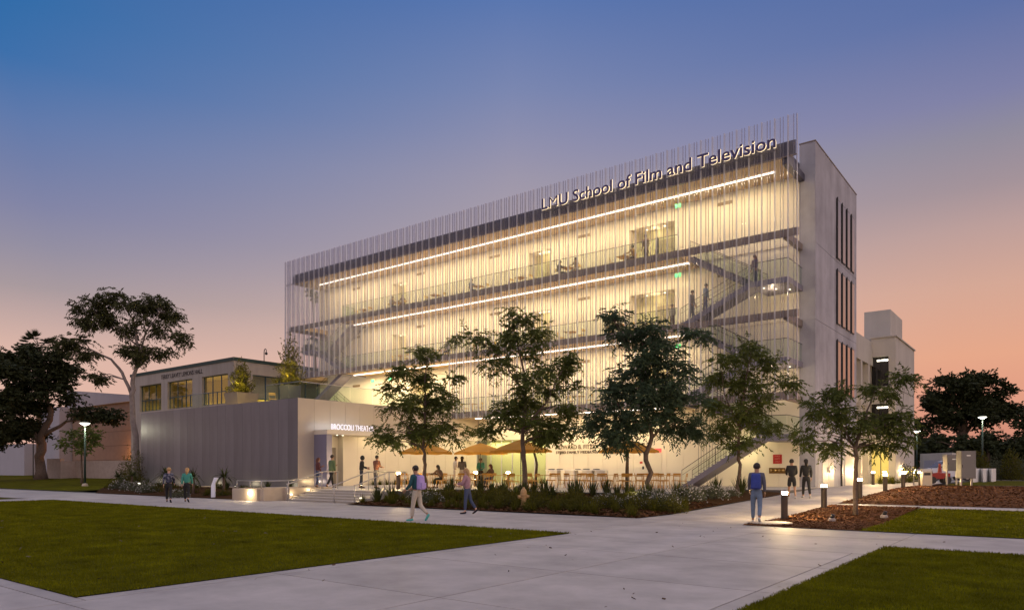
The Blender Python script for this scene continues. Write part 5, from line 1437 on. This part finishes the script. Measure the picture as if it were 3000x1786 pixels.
for (a, da), (b, db) in zip(pp[:-1], pp[1:]):
    p, q = Vector((*at(a, da), 0)), Vector((*at(b, db), 0)); n_ = Vector((-(q - p).y, (q - p).x, 0)).normalized() * .03
    MB().hexa([p - n_ + Vector((0, 0, .58)), q - n_ + Vector((0, 0, .58)), q + n_ + Vector((0, 0, .58)), p + n_ + Vector((0, 0, .58))], [p - n_ + Vector((0, 0, 1.68)), q - n_ + Vector((0, 0, 1.68)), q + n_ + Vector((0, 0, 1.68)), p + n_ + Vector((0, 0, 1.68))]).build('panel', M_white, ws)
def car(px_, d_, rz, lab, body, s=1.0):
    x_, y_ = at(px_, d_); r_ = empty('parked_van', (x_, y_, .58), rz, lab, 'van')
    pr = [(-2.15, .35), (-2.2, .75), (-2.0, 1.0), (-1.25, 1.12), (-.45, 1.72), (.0, 1.84), (1.9, 1.82), (2.15, 1.2), (2.2, .4)]
    MB().prism([(a, -.88, b) for a, b in pr], (0, 1.76, 0)).build('body', body, r_, local=True)
    for sy in (-.885, .88):
        MB().prism([(-1.05, sy, 1.16), (-.1, sy, 1.16), (-.1, sy, 1.68), (-.38, sy, 1.64)], (0, .005, 0)).build('side_window', M_darkglass, r_, local=True)
        MB().prism([(.02, sy, 1.16), (1.05, sy, 1.16), (1.05, sy, 1.69), (.02, sy, 1.69)], (0, .005, 0)).build('side_window', M_darkglass, r_, local=True)
        MB().prism([(1.15, sy, 1.16), (2.05, sy, 1.16), (1.85, sy, 1.69), (1.15, sy, 1.69)], (0, .005, 0)).build('side_window', M_darkglass, r_, local=True)
        for xx in (-1.35, 1.35):
            w_ = MB().tube([(xx, sy - .1 if sy < 0 else sy - .12, .33), (xx, sy + .12 if sy < 0 else sy + .1, .33)], .33, 16).build('wheel', M_black, r_, local=True)
            MB().tube([(xx, sy - .105 if sy < 0 else sy + .10, .33), (xx, sy - .10 if sy < 0 else sy + .105, .33)], .19, 12).build('rim', M_rail, w_, local=True)
        MB().box(-2.21, -2.1, sy * .75 - .15, sy * .75 + .15, .72, .88).build('headlight', M_white, r_, local=True)
    MB().prism([(-1.2, -.78, 1.165), (-.47, -.78, 1.725), (-.49, -.78, 1.735), (-1.22, -.78, 1.175)], (0, 1.56, 0)).build('windshield', M_darkglass, r_, local=True)
car(2304, 66, R(32), 'white van parked behind the utility cabinets, its cab facing the path', mat('van_white', (.62, .62, .68), .3))
x_, y_ = at(2284, 52)
rm = empty('red_utility_tractor', (x_, y_, .58), R(30), 'small red utility machine with black wheels beside the cabinets', 'machine')
M_redp = mat('machine_red', (.22, .022, .018), .4)
MB().prism([(-.75, -.3, .35), (.7, -.3, .35), (.7, -.3, .75), (-.1, -.3, .8), (-.75, -.3, .65)], (0, .6, 0)).build('chassis', M_redp, rm, local=True)
MB().hexa([(.0, -.10, .8), (.22, -.10, .8), (.22, .10, .8), (.0, .10, .8)], [(.06, -.06, 1.45), (.16, -.06, 1.45), (.16, .06, 1.45), (.06, .06, 1.45)]).build('mast', M_redp, rm, local=True)
for xx in (-.5, .5):
    for sy in (-.36, .30): MB().tube([(xx, sy, .26), (xx, sy + .1, .26)], .26, 14).build('wheel', M_black, rm, local=True)
MB().tube([(-.4, -.1, .7), (-.5, -.1, 1.1)], .025, 6).build('steering_column', M_black, rm, local=True)
tp = empty('steel_bike_rack', (*at(2236, 47.5), zr(50)), R(37), 'pale steel rail rack beside the bin', 'rack')
MB().tube([(-.3, 0, 0), (-.3, 0, .95), (-.25, 0, 1.03), (.55, 0, 1.03), (.6, 0, .95), (.6, 0, 0)], .03, 8).build('rail', M_rail, tp, smooth=True, local=True)
MB().box(-.33, .63, -.12, .12, 0, .03).build('base', M_rail, tp, local=True)
MB().box(-.3, .6, -.01, .01, .3, .34).build('cross_bar', M_rail, tp, local=True)
MB().box(*(lambda a: (a[0] - 3, a[0] + 9, a[1] - .1, a[1] + .1))(at(2460, 75)), .5, 1.9).build('boundary_wall', mat('dark_fence', (.03, .03, .028), .8), label='dark boundary wall behind the pale east shrubs', cat='wall')

# ------------------------------------------------------------------ people
def skinmesh(verts, edges, radii, sub=1):
    me = bpy.data.meshes.new('skinned'); me.from_pydata(verts, edges, [])
    o = bpy.data.objects.new('skinned', me)
    sk = o.modifiers.new('skin', 'SKIN'); sk.use_smooth_shade = True
    if not me.skin_vertices:
        bm = bmesh.new(); bm.from_mesh(me); bm.verts.layers.skin.verify(); bm.to_mesh(me); bm.free()
    for i, r_ in enumerate(radii):
        r_ = r_ if hasattr(r_, '__len__') else (r_, r_)
        me.skin_vertices[0].data[i].radius = r_; me.skin_vertices[0].data[i].use_root = (i == 0)
    if sub:
        ss = o.modifiers.new('sub', 'SUBSURF'); ss.levels = sub; ss.render_levels = sub
    m2 = evaluated_mesh(o); bpy.data.meshes.remove(me)
    return m2
def link(name, me, m, parent):
    me.materials.clear(); me.materials.append(m); me.polygons.foreach_set('use_smooth', [True] * len(me.polygons))
    o = bpy.data.objects.new(name, me); COL.objects.link(o); o.parent = parent; return o
NPEOPLE = 0
def person(loc, rz, label, top, bottom, shoes, hair, skin=0, hgt=1.72, legs=((12, 8), (-10, 22)), arms=((8, 15), (-8, 15)), lean=4, sit=False, hairlen=0, bag=None, hood=False, turn=0, short=False, group=None, tailcol=None, jacket_len=.02, pockets=False):
    """legs/arms: (thigh forward degrees, knee bend) for left and right; the figure looks along +y of its own axes"""
    global NPEOPLE
    NPEOPLE += 1
    f = hgt / 1.72
    root = empty('person', loc, rz, label, 'person', group)
    V3 = Vector
    def seg(o, fw, ln, side=0):
        a = R(fw); s_ = R(side)
        return o + V3((math.sin(s_) * ln, math.sin(a) * ln * math.cos(s_), -math.cos(a) * ln * math.cos(s_)))
    if sit: legs = ((86, 80), (84, 86))
    th, shn = .43, .42
    # legs from a provisional pelvis at z = 0, then lift to stand on the ground
    hips, knees, ank, toes = [], [], [], []
    for i, sx in enumerate((-1, 1)):
        h_ = V3((sx * .09, 0, -.03)); k_ = seg(h_, legs[i][0], th, sx * 2); a_ = seg(k_, legs[i][0] - legs[i][1], shn, sx * 1)
        hips.append(h_); knees.append(k_); ank.append(a_)
    zmin = min(a.z for a in ank) - .085
    dz = -zmin
    if sit: dz = max(dz, .52)
    up = V3((0, 0, dz))
    hips = [h + up for h in hips]; knees = [k + up for k in knees]; ank = [a + up for a in ank]
    for i, sx in enumerate((-1, 1)):
        tilt = (legs[i][0] - legs[i][1]) if not sit else 0
        tl_ = V3((sx * .02, math.cos(R(tilt)) * .17, -.055 + math.sin(R(tilt)) * .14)); toes.append(ank[i] + tl_)
    pel = up + V3((0, 0, .02)); la = R(lean)
    def tor(h, w=0): return pel + V3((w, math.sin(la) * h, math.cos(la) * h))
    sp_, chs, nk = tor(.22), tor(.42), tor(.54)
    hb = nk + V3((0, .015 + math.sin(la) * .04, .07)); hc = hb + V3((0, .02, .085)); ht = hc + V3((0, -.01, .085))
    sh, el, wr, hd = [], [], [], []
    for i, sx in enumerate((-1, 1)):
        s_ = tor(.465, sx * .175); e_ = seg(s_, arms[i][0], .28, sx * 9); w_ = seg(e_, arms[i][0] + arms[i][1], .25, sx * (2 if arms[i][1] < 50 else -14))
        sh.append(s_); el.append(e_); wr.append(w_); hd.append(w_ + (w_ - e_).normalized() * .07)
    P = lambda v: tuple(v * f)
    verts = [pel, sp_, chs, nk, hb, hc, ht]; rad = [(.125, .095), (.105, .085), (.125, .085), .05, .072, .093, .065]
    edges = [(0, 1), (1, 2), (2, 3), (3, 4), (4, 5), (5, 6)]
    for i in range(2):
        b0 = len(verts); verts += [hips[i] + (knees[i] - hips[i]) * .18, knees[i], ank[i], toes[i]]; rad += [.078, .054, .038, .03]; edges += [(0, b0), (b0, b0 + 1), (b0 + 1, b0 + 2), (b0 + 2, b0 + 3)]
        b0 = len(verts); verts += [sh[i], el[i], wr[i]]; rad += [.052, .038, .027]; edges += [(2, b0), (b0, b0 + 1), (b0 + 1, b0 + 2)]
    me = skinmesh([P(v) for v in verts], edges, [tuple(q * f for q in (r_ if hasattr(r_, '__len__') else (r_, r_))) for r_ in rad])
    # face, ears and hands joined to the body mesh
    ex = MB()
    ex.prism([P(hc + V3((-.014, .085, -.02))), P(hc + V3((.014, .085, -.02))), P(hc + V3((0, .087, .03)))], (0, .025 * f, -.008 * f))
    ex.ball(P(hc + V3((0, .085, -.045))), (.026 * f, .012 * f, .009 * f), 6, 4)
    for sx in (-1, 1):
        ex.ball(P(hc + V3((sx * .035, .082, .018))), (.014 * f, .012 * f, .009 * f), 6, 4, 1); ex.ball(P(hc + V3((sx * .094, -.005, 0))), (.014 * f, .026 * f, .035 * f), 6, 4)
    for i, sx in enumerate((-1, 1)):
        d_ = (wr[i] - el[i]).normalized(); side = V3((0, 1, 0)) - d_ * d_.y; side = side.normalized() if side.length > .2 else V3((0, 0, 1)); nrm = d_.cross(side)
        a, b = wr[i] - d_ * .01, wr[i] + d_ * .085
        ex.hexa([P(a - side * .026 - nrm * .014), P(a + side * .026 - nrm * .014), P(a + side * .026 + nrm * .014), P(a - side * .026 + nrm * .014)],
                [P(b - side * .040 - nrm * .011), P(b + side * .040 - nrm * .011), P(b + side * .040 + nrm * .011), P(b - side * .040 + nrm * .011)])
        for q, ln in zip((-.03, -.01, .01, .03), (.06, .075, .08, .07)):
            s0 = b + side * q; cur = -nrm * sx * .02
            ex.tube([P(s0 - d_ * .01), P(s0 + d_ * ln * .55 + cur * .3), P(s0 + d_ * ln + cur)], [.0095 * f, .0085 * f, .006 * f], 5)
        ex.tube([P(a + side * .025 + d_ * .02), P(a + side * .055 + d_ * .06), P(a + side * .058 + d_ * .095)], [.012 * f, .0105 * f, .008 * f], 5)
    bm = bmesh.new(); bm.from_mesh(me); m2 = bpy.data.meshes.new('tmp'); m2.from_pydata(ex.v, [], ex.f); bm.from_mesh(m2); bm.to_mesh(me); bm.free(); bpy.data.meshes.remove(m2)
    link('body', me, M_skin[skin], root)
    # clothes
    v_ = [tor(-jacket_len), sp_, chs, tor(.50)]; r_ = [(.190, .150), (.168, .135), (.182, .150), (.105, .100)]; e_ = [(0, 1), (1, 2), (2, 3)]
    for i in range(2):
        b0 = len(v_); v_ += [sh[i], el[i], wr[i] + (el[i] - wr[i]) * .06]; r_ += [.082, .062, .048]; e_ += [(2, b0), (b0, b0 + 1), (b0 + 1, b0 + 2)]
    link('jacket', skinmesh([P(q) for q in v_], e_, [tuple(q * f for q in (r if hasattr(r, '__len__') else (r, r))) for r in r_]), top, root)
    v_ = [tor(.10), pel + V3((0, 0, -.005))]; r_ = [(.138, .105), (.142, .115)]; e_ = [(0, 1)]
    for i in range(2):
        b0 = len(v_); end = ank[i] + (knees[i] - ank[i]) * (.12 if not short else .95)
        hp = hips[i] + (knees[i] - hips[i]) * .2
        v_ += [hp, knees[i], end] if not short else [hp, knees[i] + (hips[i] - knees[i]) * .08]
        r_ += [.096, .072, .058] if not short else [.098, .088]
        e_ += [(1, b0), (b0, b0 + 1)] + ([(b0 + 1, b0 + 2)] if not short else [])
    link('trousers', skinmesh([P(q) for q in v_], e_, [tuple(q * f for q in (r if hasattr(r, '__len__') else (r, r))) for r in r_]), bottom, root)
    for i in range(2):
        d_ = (toes[i] - ank[i]); heel = ank[i] - d_ * .35 + V3((0, 0, -.03))
        link('shoe', skinmesh([P(heel), P(ank[i] + d_ * .3 + V3((0, 0, -.025))), P(toes[i] + d_ * .25)], [(0, 1), (1, 2)], [.043 * f, (.048 * f, .045 * f), (.042 * f, .030 * f)]), shoes, root)
    # hair
    hm = MB()
    if hood:
        hm.ball(P(hc + V3((0, -.02, .01))), (.125 * f, .125 * f, .145 * f), 12, 8)
        hm.build('hood', top, root, smooth=True, local=True)
    else:
        hm.ball(P(hc + V3((0, -.022, .028))), (.103 * f, .108 * f, .105 * f), 12, 8)
        if hairlen: hm.tube([P(hc + V3((0, -.07, .03))), P(hc + V3((0, -.105, -.10))), P(hc + V3((0, -.115, -.10 - hairlen)))], [.085 * f, .075 * f, .035 * f], 10)
        hm.build('hair', hair, root, smooth=True, local=True)
    if bag:
        c = tor(.28) + V3((0, -.19, 0))
        bb = MB(); bb.hexa([P(c + V3(q)) for q in ((-.15, -.09, -.24), (.15, -.09, -.24), (.15, .09, -.24), (-.15, .09, -.24))], [P(c + V3(q)) for q in ((-.13, -.05, .22), (.13, -.05, .22), (.13, .09, .22), (-.13, .09, .22))])
        bo = bb.build('backpack', bag, root, local=True)
        bv = bo.modifiers.new('soft', 'BEVEL'); bv.width = .05; bv.segments = 3
        bb = MB(); bb.box(*(f * q for q in (c.x - .11, c.x + .11, c.y - .125, c.y - .09, c.z - .19, c.z - .02))); bb.build('pocket', bag, bo, local=True)
        for sx in (-1, 1):
            MB().tube([P(c + V3((sx * .1, .06, .2))), P(tor(.52, sx * .11)), P(tor(.44, sx * .12) + V3((0, .12, 0))), P(tor(.2, sx * .14) + V3((0, .07, 0)))], .018 * f, 6).build('strap', bag, bo, local=True)
    return root
def yaw_cam(deg):  # heading where 0 looks away from the camera and +90 looks to the right of the picture
    return R(37.52) - R(deg)
blk = cloth('black', (.018, .018, .02)); jean = cloth('denim', (.05, .065, .12)); navy = cloth('navy_camo', (.055, .06, .10)); teal = cloth('teal', (.05, .24, .20)); dteal = cloth('dark_teal', (.02, .08, .10))
lil = cloth('lilac', (.40, .30, .62)); crm = cloth('cream', (.45, .40, .33)); mar = cloth('maroon', (.10, .035, .035)); grn = cloth('green', (.10, .15, .075)); pla = cloth('plaid', (.16, .06, .035)); gry = cloth('grey', (.13, .12, .12)); wht = cloth('white', (.68, .64, .58))
pnk = cloth('pink', (.34, .20, .24)); blu = cloth('blue', (.05, .07, .22)); brn = cloth('brown', (.10, .06, .04)); shoeW = cloth('pale_shoe', (.45, .45, .45)); shoeT = cloth('teal_shoe', (.10, .42, .38)); shoeD = cloth('dark_shoe', (.02, .02, .025)); sage = cloth('sage', (.20, .24, .22))
# plaid check for the jacket
t = pla.node_tree; b_ = t.nodes['Principled BSDF']; ck = t.nodes.new('ShaderNodeTexChecker'); ck.inputs['Scale'].default_value = 22; ck.inputs['Color1'].default_value = (.26, .10, .05, 1); ck.inputs['Color2'].default_value = (.05, .025, .03, 1)
tcn = t.nodes.new('ShaderNodeTexCoord'); t.links.new(tcn.outputs['Object'], ck.inputs['Vector']); t.links.new(ck.outputs[0], b_.inputs['Base Color'])
t = navy.node_tree; b_ = t.nodes['Principled BSDF']; nz = t.nodes.new('ShaderNodeTexNoise'); nz.inputs['Scale'].default_value = 9
rp = ramp([(.42, (.025, .028, .05, 1)), (.5, (.06, .065, .11, 1)), (.58, (.16, .16, .20, 1))], t); tcn = t.nodes.new('ShaderNodeTexCoord'); t.links.new(tcn.outputs['Object'], nz.inputs['Vector']); t.links.new(nz.outputs[0], rp.inputs[0]); t.links.new(rp.outputs[0], b_.inputs['Base Color'])
def who(px_, d_, z_, yaw, label, *a, **k):
    x_, y_ = at(px_, d_); return person((x_, y_, z_), yaw_cam(yaw), label, *a, **k)
WALK = dict(legs=((24, 6), (-16, 22)), arms=((-22, 18), (20, 22)))
STAND = dict(legs=((3, 4), (-3, 4)), arms=((4, 14), (2, 14)))
who(411, 35.0, 0, -20, 'person in dark patterned jacket and black leggings walking past the aloes', navy, blk, shoeD, M_hair[1], 0, 1.68, **WALK)
who(455, 35.4, 0, -15, 'person with blonde ponytail in teal sweater and black leggings walking', teal, blk, shoeD, M_hair[1], 0, 1.64, hairlen=.16, legs=((18, 6), (-14, 24)), arms=((-14, 14), (14, 14)))
who(773, 41.6, Z1, 60, 'person in maroon top and blue jeans by the blue portal wall', mar, jean, shoeD, M_hair[2], 1, 1.66, hairlen=.2, legs=((3, 4), (-4, 6)), arms=((10, 100), (5, 20)))
who(807, 39.8, Z1, 40, 'person in loose green jacket and black trousers stepping toward the theater', grn, blk, brn, M_hair[0], 1, 1.80, legs=((16, 4), (-20, 14)), arms=((12, 90), (0, 10)), jacket_len=.16)
who(880, 40.0, Z1, 70, 'person in black hoodie with hood up and dark jeans above the steps', blk, cloth('dark_jeans', (.025, .03, .05)), shoeD, M_hair[0], 1, 1.72, hood=True, legs=((4, 4), (-4, 6)), arms=((14, 70), (10, 60)), jacket_len=.08)
who(916, 39.4, Z1, 35, 'person in brown checked jacket and grey trousers above the steps', pla, gry, shoeD, M_hair[0], 1, 1.74, **dict(STAND, arms=((14, 80), (12, 70))), jacket_len=.06)
who(1015, 22.2, 0, -58, 'person in dark teal top and cream trousers with lilac backpack in the foreground', dteal, crm, shoeT, M_hair[0], 1, 1.66, bag=lil, legs=((10, 4), (-8, 40)), arms=((10, 40), (12, 50)))
who(1138, 25.9, 0, -75, 'person in pink top and dark blue trousers walking past the bed', pnk, jean, shoeD, M_hair[1], 0, 1.58, hairlen=.2, legs=((6, 4), (-14, 20)), arms=((20, 70), (15, 60)), jacket_len=.04)
x_, y_ = at(1138, 25.9)
who(1842, 21.35, 0, 25, 'person in ripped jeans with blue backpack walking at the path corner', cloth('grey_sweater', (.10, .10, .13)), cloth('light_denim', (.14, .19, .27)), shoeW, M_hair[0], 1, 1.72, bag=cloth('royal_blue', (.04, .06, .26)), legs=((8, 4), (-12, 26)), arms=((10, 30), (-10, 20)))
who(1928, 32.6, zr(33.0), 10, 'person in black top and black shorts on the ramped path', blk, blk, shoeW, M_hair[0], 1, 1.74, short=True, legs=((10, 4), (-8, 14)), arms=((10, 60), (8, 60)))
who(1963, 32.8, zr(34.2), 10, 'person in black clothes with hair down, walking on the ramped path', blk, blk, shoeW, M_hair[0], 1, 1.72, hairlen=.2, legs=((12, 6), (-10, 16)), arms=((8, 20), (-6, 20)))
# on the plaza
def seated(px_, d_, desc_side, yaw, label, z_, *a, **k):
    x_, y_ = at(px_, d_); return person((x_, y_, z_), yaw, label, *a, sit=True, **k)
who(1108, 44.0, Z1, 70, 'person in white shirt standing at a plaza table', wht, wht, shoeW, M_hair[0], 1, 1.76, **dict(STAND, arms=((16, 60), (10, 40))))
who(1125, 42.6, Z1, 5, 'person in dark grey jacket and cream trousers seen from behind at the plaza', gry, crm, shoeW, M_hair[0], 1, 1.74, hairlen=.16, **dict(STAND, arms=((8, 90), (8, 90))))
who(1171, 43.6, Z1, 190, 'person with dark ponytail in teal shirt under an umbrella', teal, blk, shoeD, M_hair[0], 1, 1.66, hairlen=.18, **dict(STAND, arms=((16, 70), (10, 60))))
# seated ones replace nobody: they sit on chairs of their table groups
def sit_at(px_t, d_t, z_, side, label, *a, rz=0.0, dist=.73, plane=None, **k):
    x_, y_ = at(px_t, d_t) if plane is None else (on_y(px_t, plane), plane)
    vx, vy = SIDES[side]
    vx, vy = vx * math.cos(rz) - vy * math.sin(rz), vx * math.sin(rz) + vy * math.cos(rz)
    a_ = math.atan2(-vy, -vx) - math.pi / 2
    return person((x_ + vx * (dist + .03), y_ + vy * (dist + .03), z_), a_, label, *a, sit=True, **k)
sit_at(1050, 40.5, Z1, 'stair side', 'person with long dark hair bent over a plaza table', brn, blk, shoeD, M_hair[0], 1, 1.66, rz=.1, lean=30, hairlen=.26, arms=((50, 40), (50, 40)))
sit_at(1171, 42.2, Z1, 'stair side', 'person with brown hair sitting under the umbrella of the ponytailed person', brn, jean, shoeD, M_hair[2], 0, 1.66, rz=.2, lean=12, hairlen=.14, arms=((40, 40), (40, 40)))
# on the balconies
sit_at(968, 0, FL[4], 'theater side', 'person in brown sitting at the top balcony table of the pair', brn, jean, shoeD, M_hair[0], 1, 1.70, plane=42.3, lean=10, arms=((45, 40), (45, 40)))
sit_at(968, 0, FL[4], 'stair side', 'person in rust sitting across the table of the pair', mar, brn, shoeD, M_hair[0], 1, 1.66, plane=42.3, lean=14, arms=((45, 40), (45, 40)))
sit_at(1165, 0, FL[4], 'theater side', 'person in blue-grey with jeans reading on the top balcony', cloth('blue_grey', (.12, .14, .22)), jean, shoeD, M_hair[0], 1, 1.74, plane=42.3, lean=6, arms=((45, 50), (45, 50)))
sit_at(1383, 0, FL[4], 'theater side', 'person in black sitting at the top balcony table between two people', blk, blk, shoeD, M_hair[0], 1, 1.70, plane=42.3, lean=8, arms=((45, 40), (45, 40)))
sit_at(1383, 0, FL[4], 'stair side', 'person in tan sitting opposite the one in black', cloth('tan', (.34, .24, .15)), crm, shoeW, M_hair[0], 1, 1.70, plane=42.3, lean=10, arms=((45, 40), (45, 40)))
sit_at(1518, 0, FL[4], 'stair side', 'person in ochre sitting beside the standing balcony group', cloth('ochre', (.36, .20, .06)), brn, shoeD, M_hair[0], 1, 1.74, plane=42.3, lean=8, arms=((45, 40), (45, 40)))
def on_floor(px_, Y, z_, yaw, label, *a, **k):
    return person((on_y(px_, Y), Y, z_), yaw, label, *a, **k)
on_floor(1573, 42.4, FL[4], R(170), 'tall person in brown standing on the top balcony', cloth('taupe', (.25, .17, .12)), brn, shoeD, M_hair[0], 1, 1.86, **STAND)
on_floor(1601, 42.8, FL[4], R(120), 'shorter person in black standing beside the tall one', blk, blk, shoeD, M_hair[0], 1, 1.66, hairlen=.14, **STAND)
on_floor(1839, 42.0, 12.38, R(150), 'person with long red-brown hair on the upper stair landing', cloth('plum', (.10, .07, .14)), jean, shoeD, M_hair[2], 0, 1.68, hairlen=.24, **STAND)
def on_flight(px_, Y, label, *a, **k):
    x_ = on_y(px_, Y); t_ = (x_ + 18.6) / 4.4
    n_ = 12; st = math.ceil(t_ * n_); return person((x_, Y, FL[3] + (12.38 - FL[3]) * max(0, st) / n_), R(-90), label, *a, **k)
on_flight(1684, 41.8, 'person in dark clothes climbing the stair from the third floor', gry, jean, shoeD, M_hair[0], 1, 1.78, **STAND)
on_flight(1717, 41.8, 'person in pale blue climbing the stair ahead', cloth('pale_blue', (.18, .24, .32)), blu, shoeD, M_hair[0], 1, 1.72, **STAND)
sit_at(1075, 0, FL[3], 'stair side', 'person in dark grey sitting on the third floor', gry, blk, shoeD, M_hair[0], 1, 1.72, plane=42.3, lean=8, arms=((45, 40), (45, 40)))
on_floor(1637, 42.6, FL[3], R(180), 'person in beige standing near the third floor stair', crm, brn, shoeD, M_hair[0], 1, 1.64, **STAND)

bpy.data.scenes.remove(WS)
print('LEAVES', NL, 'PEOPLE', NPEOPLE, 'OBJECTS', len(S.objects))
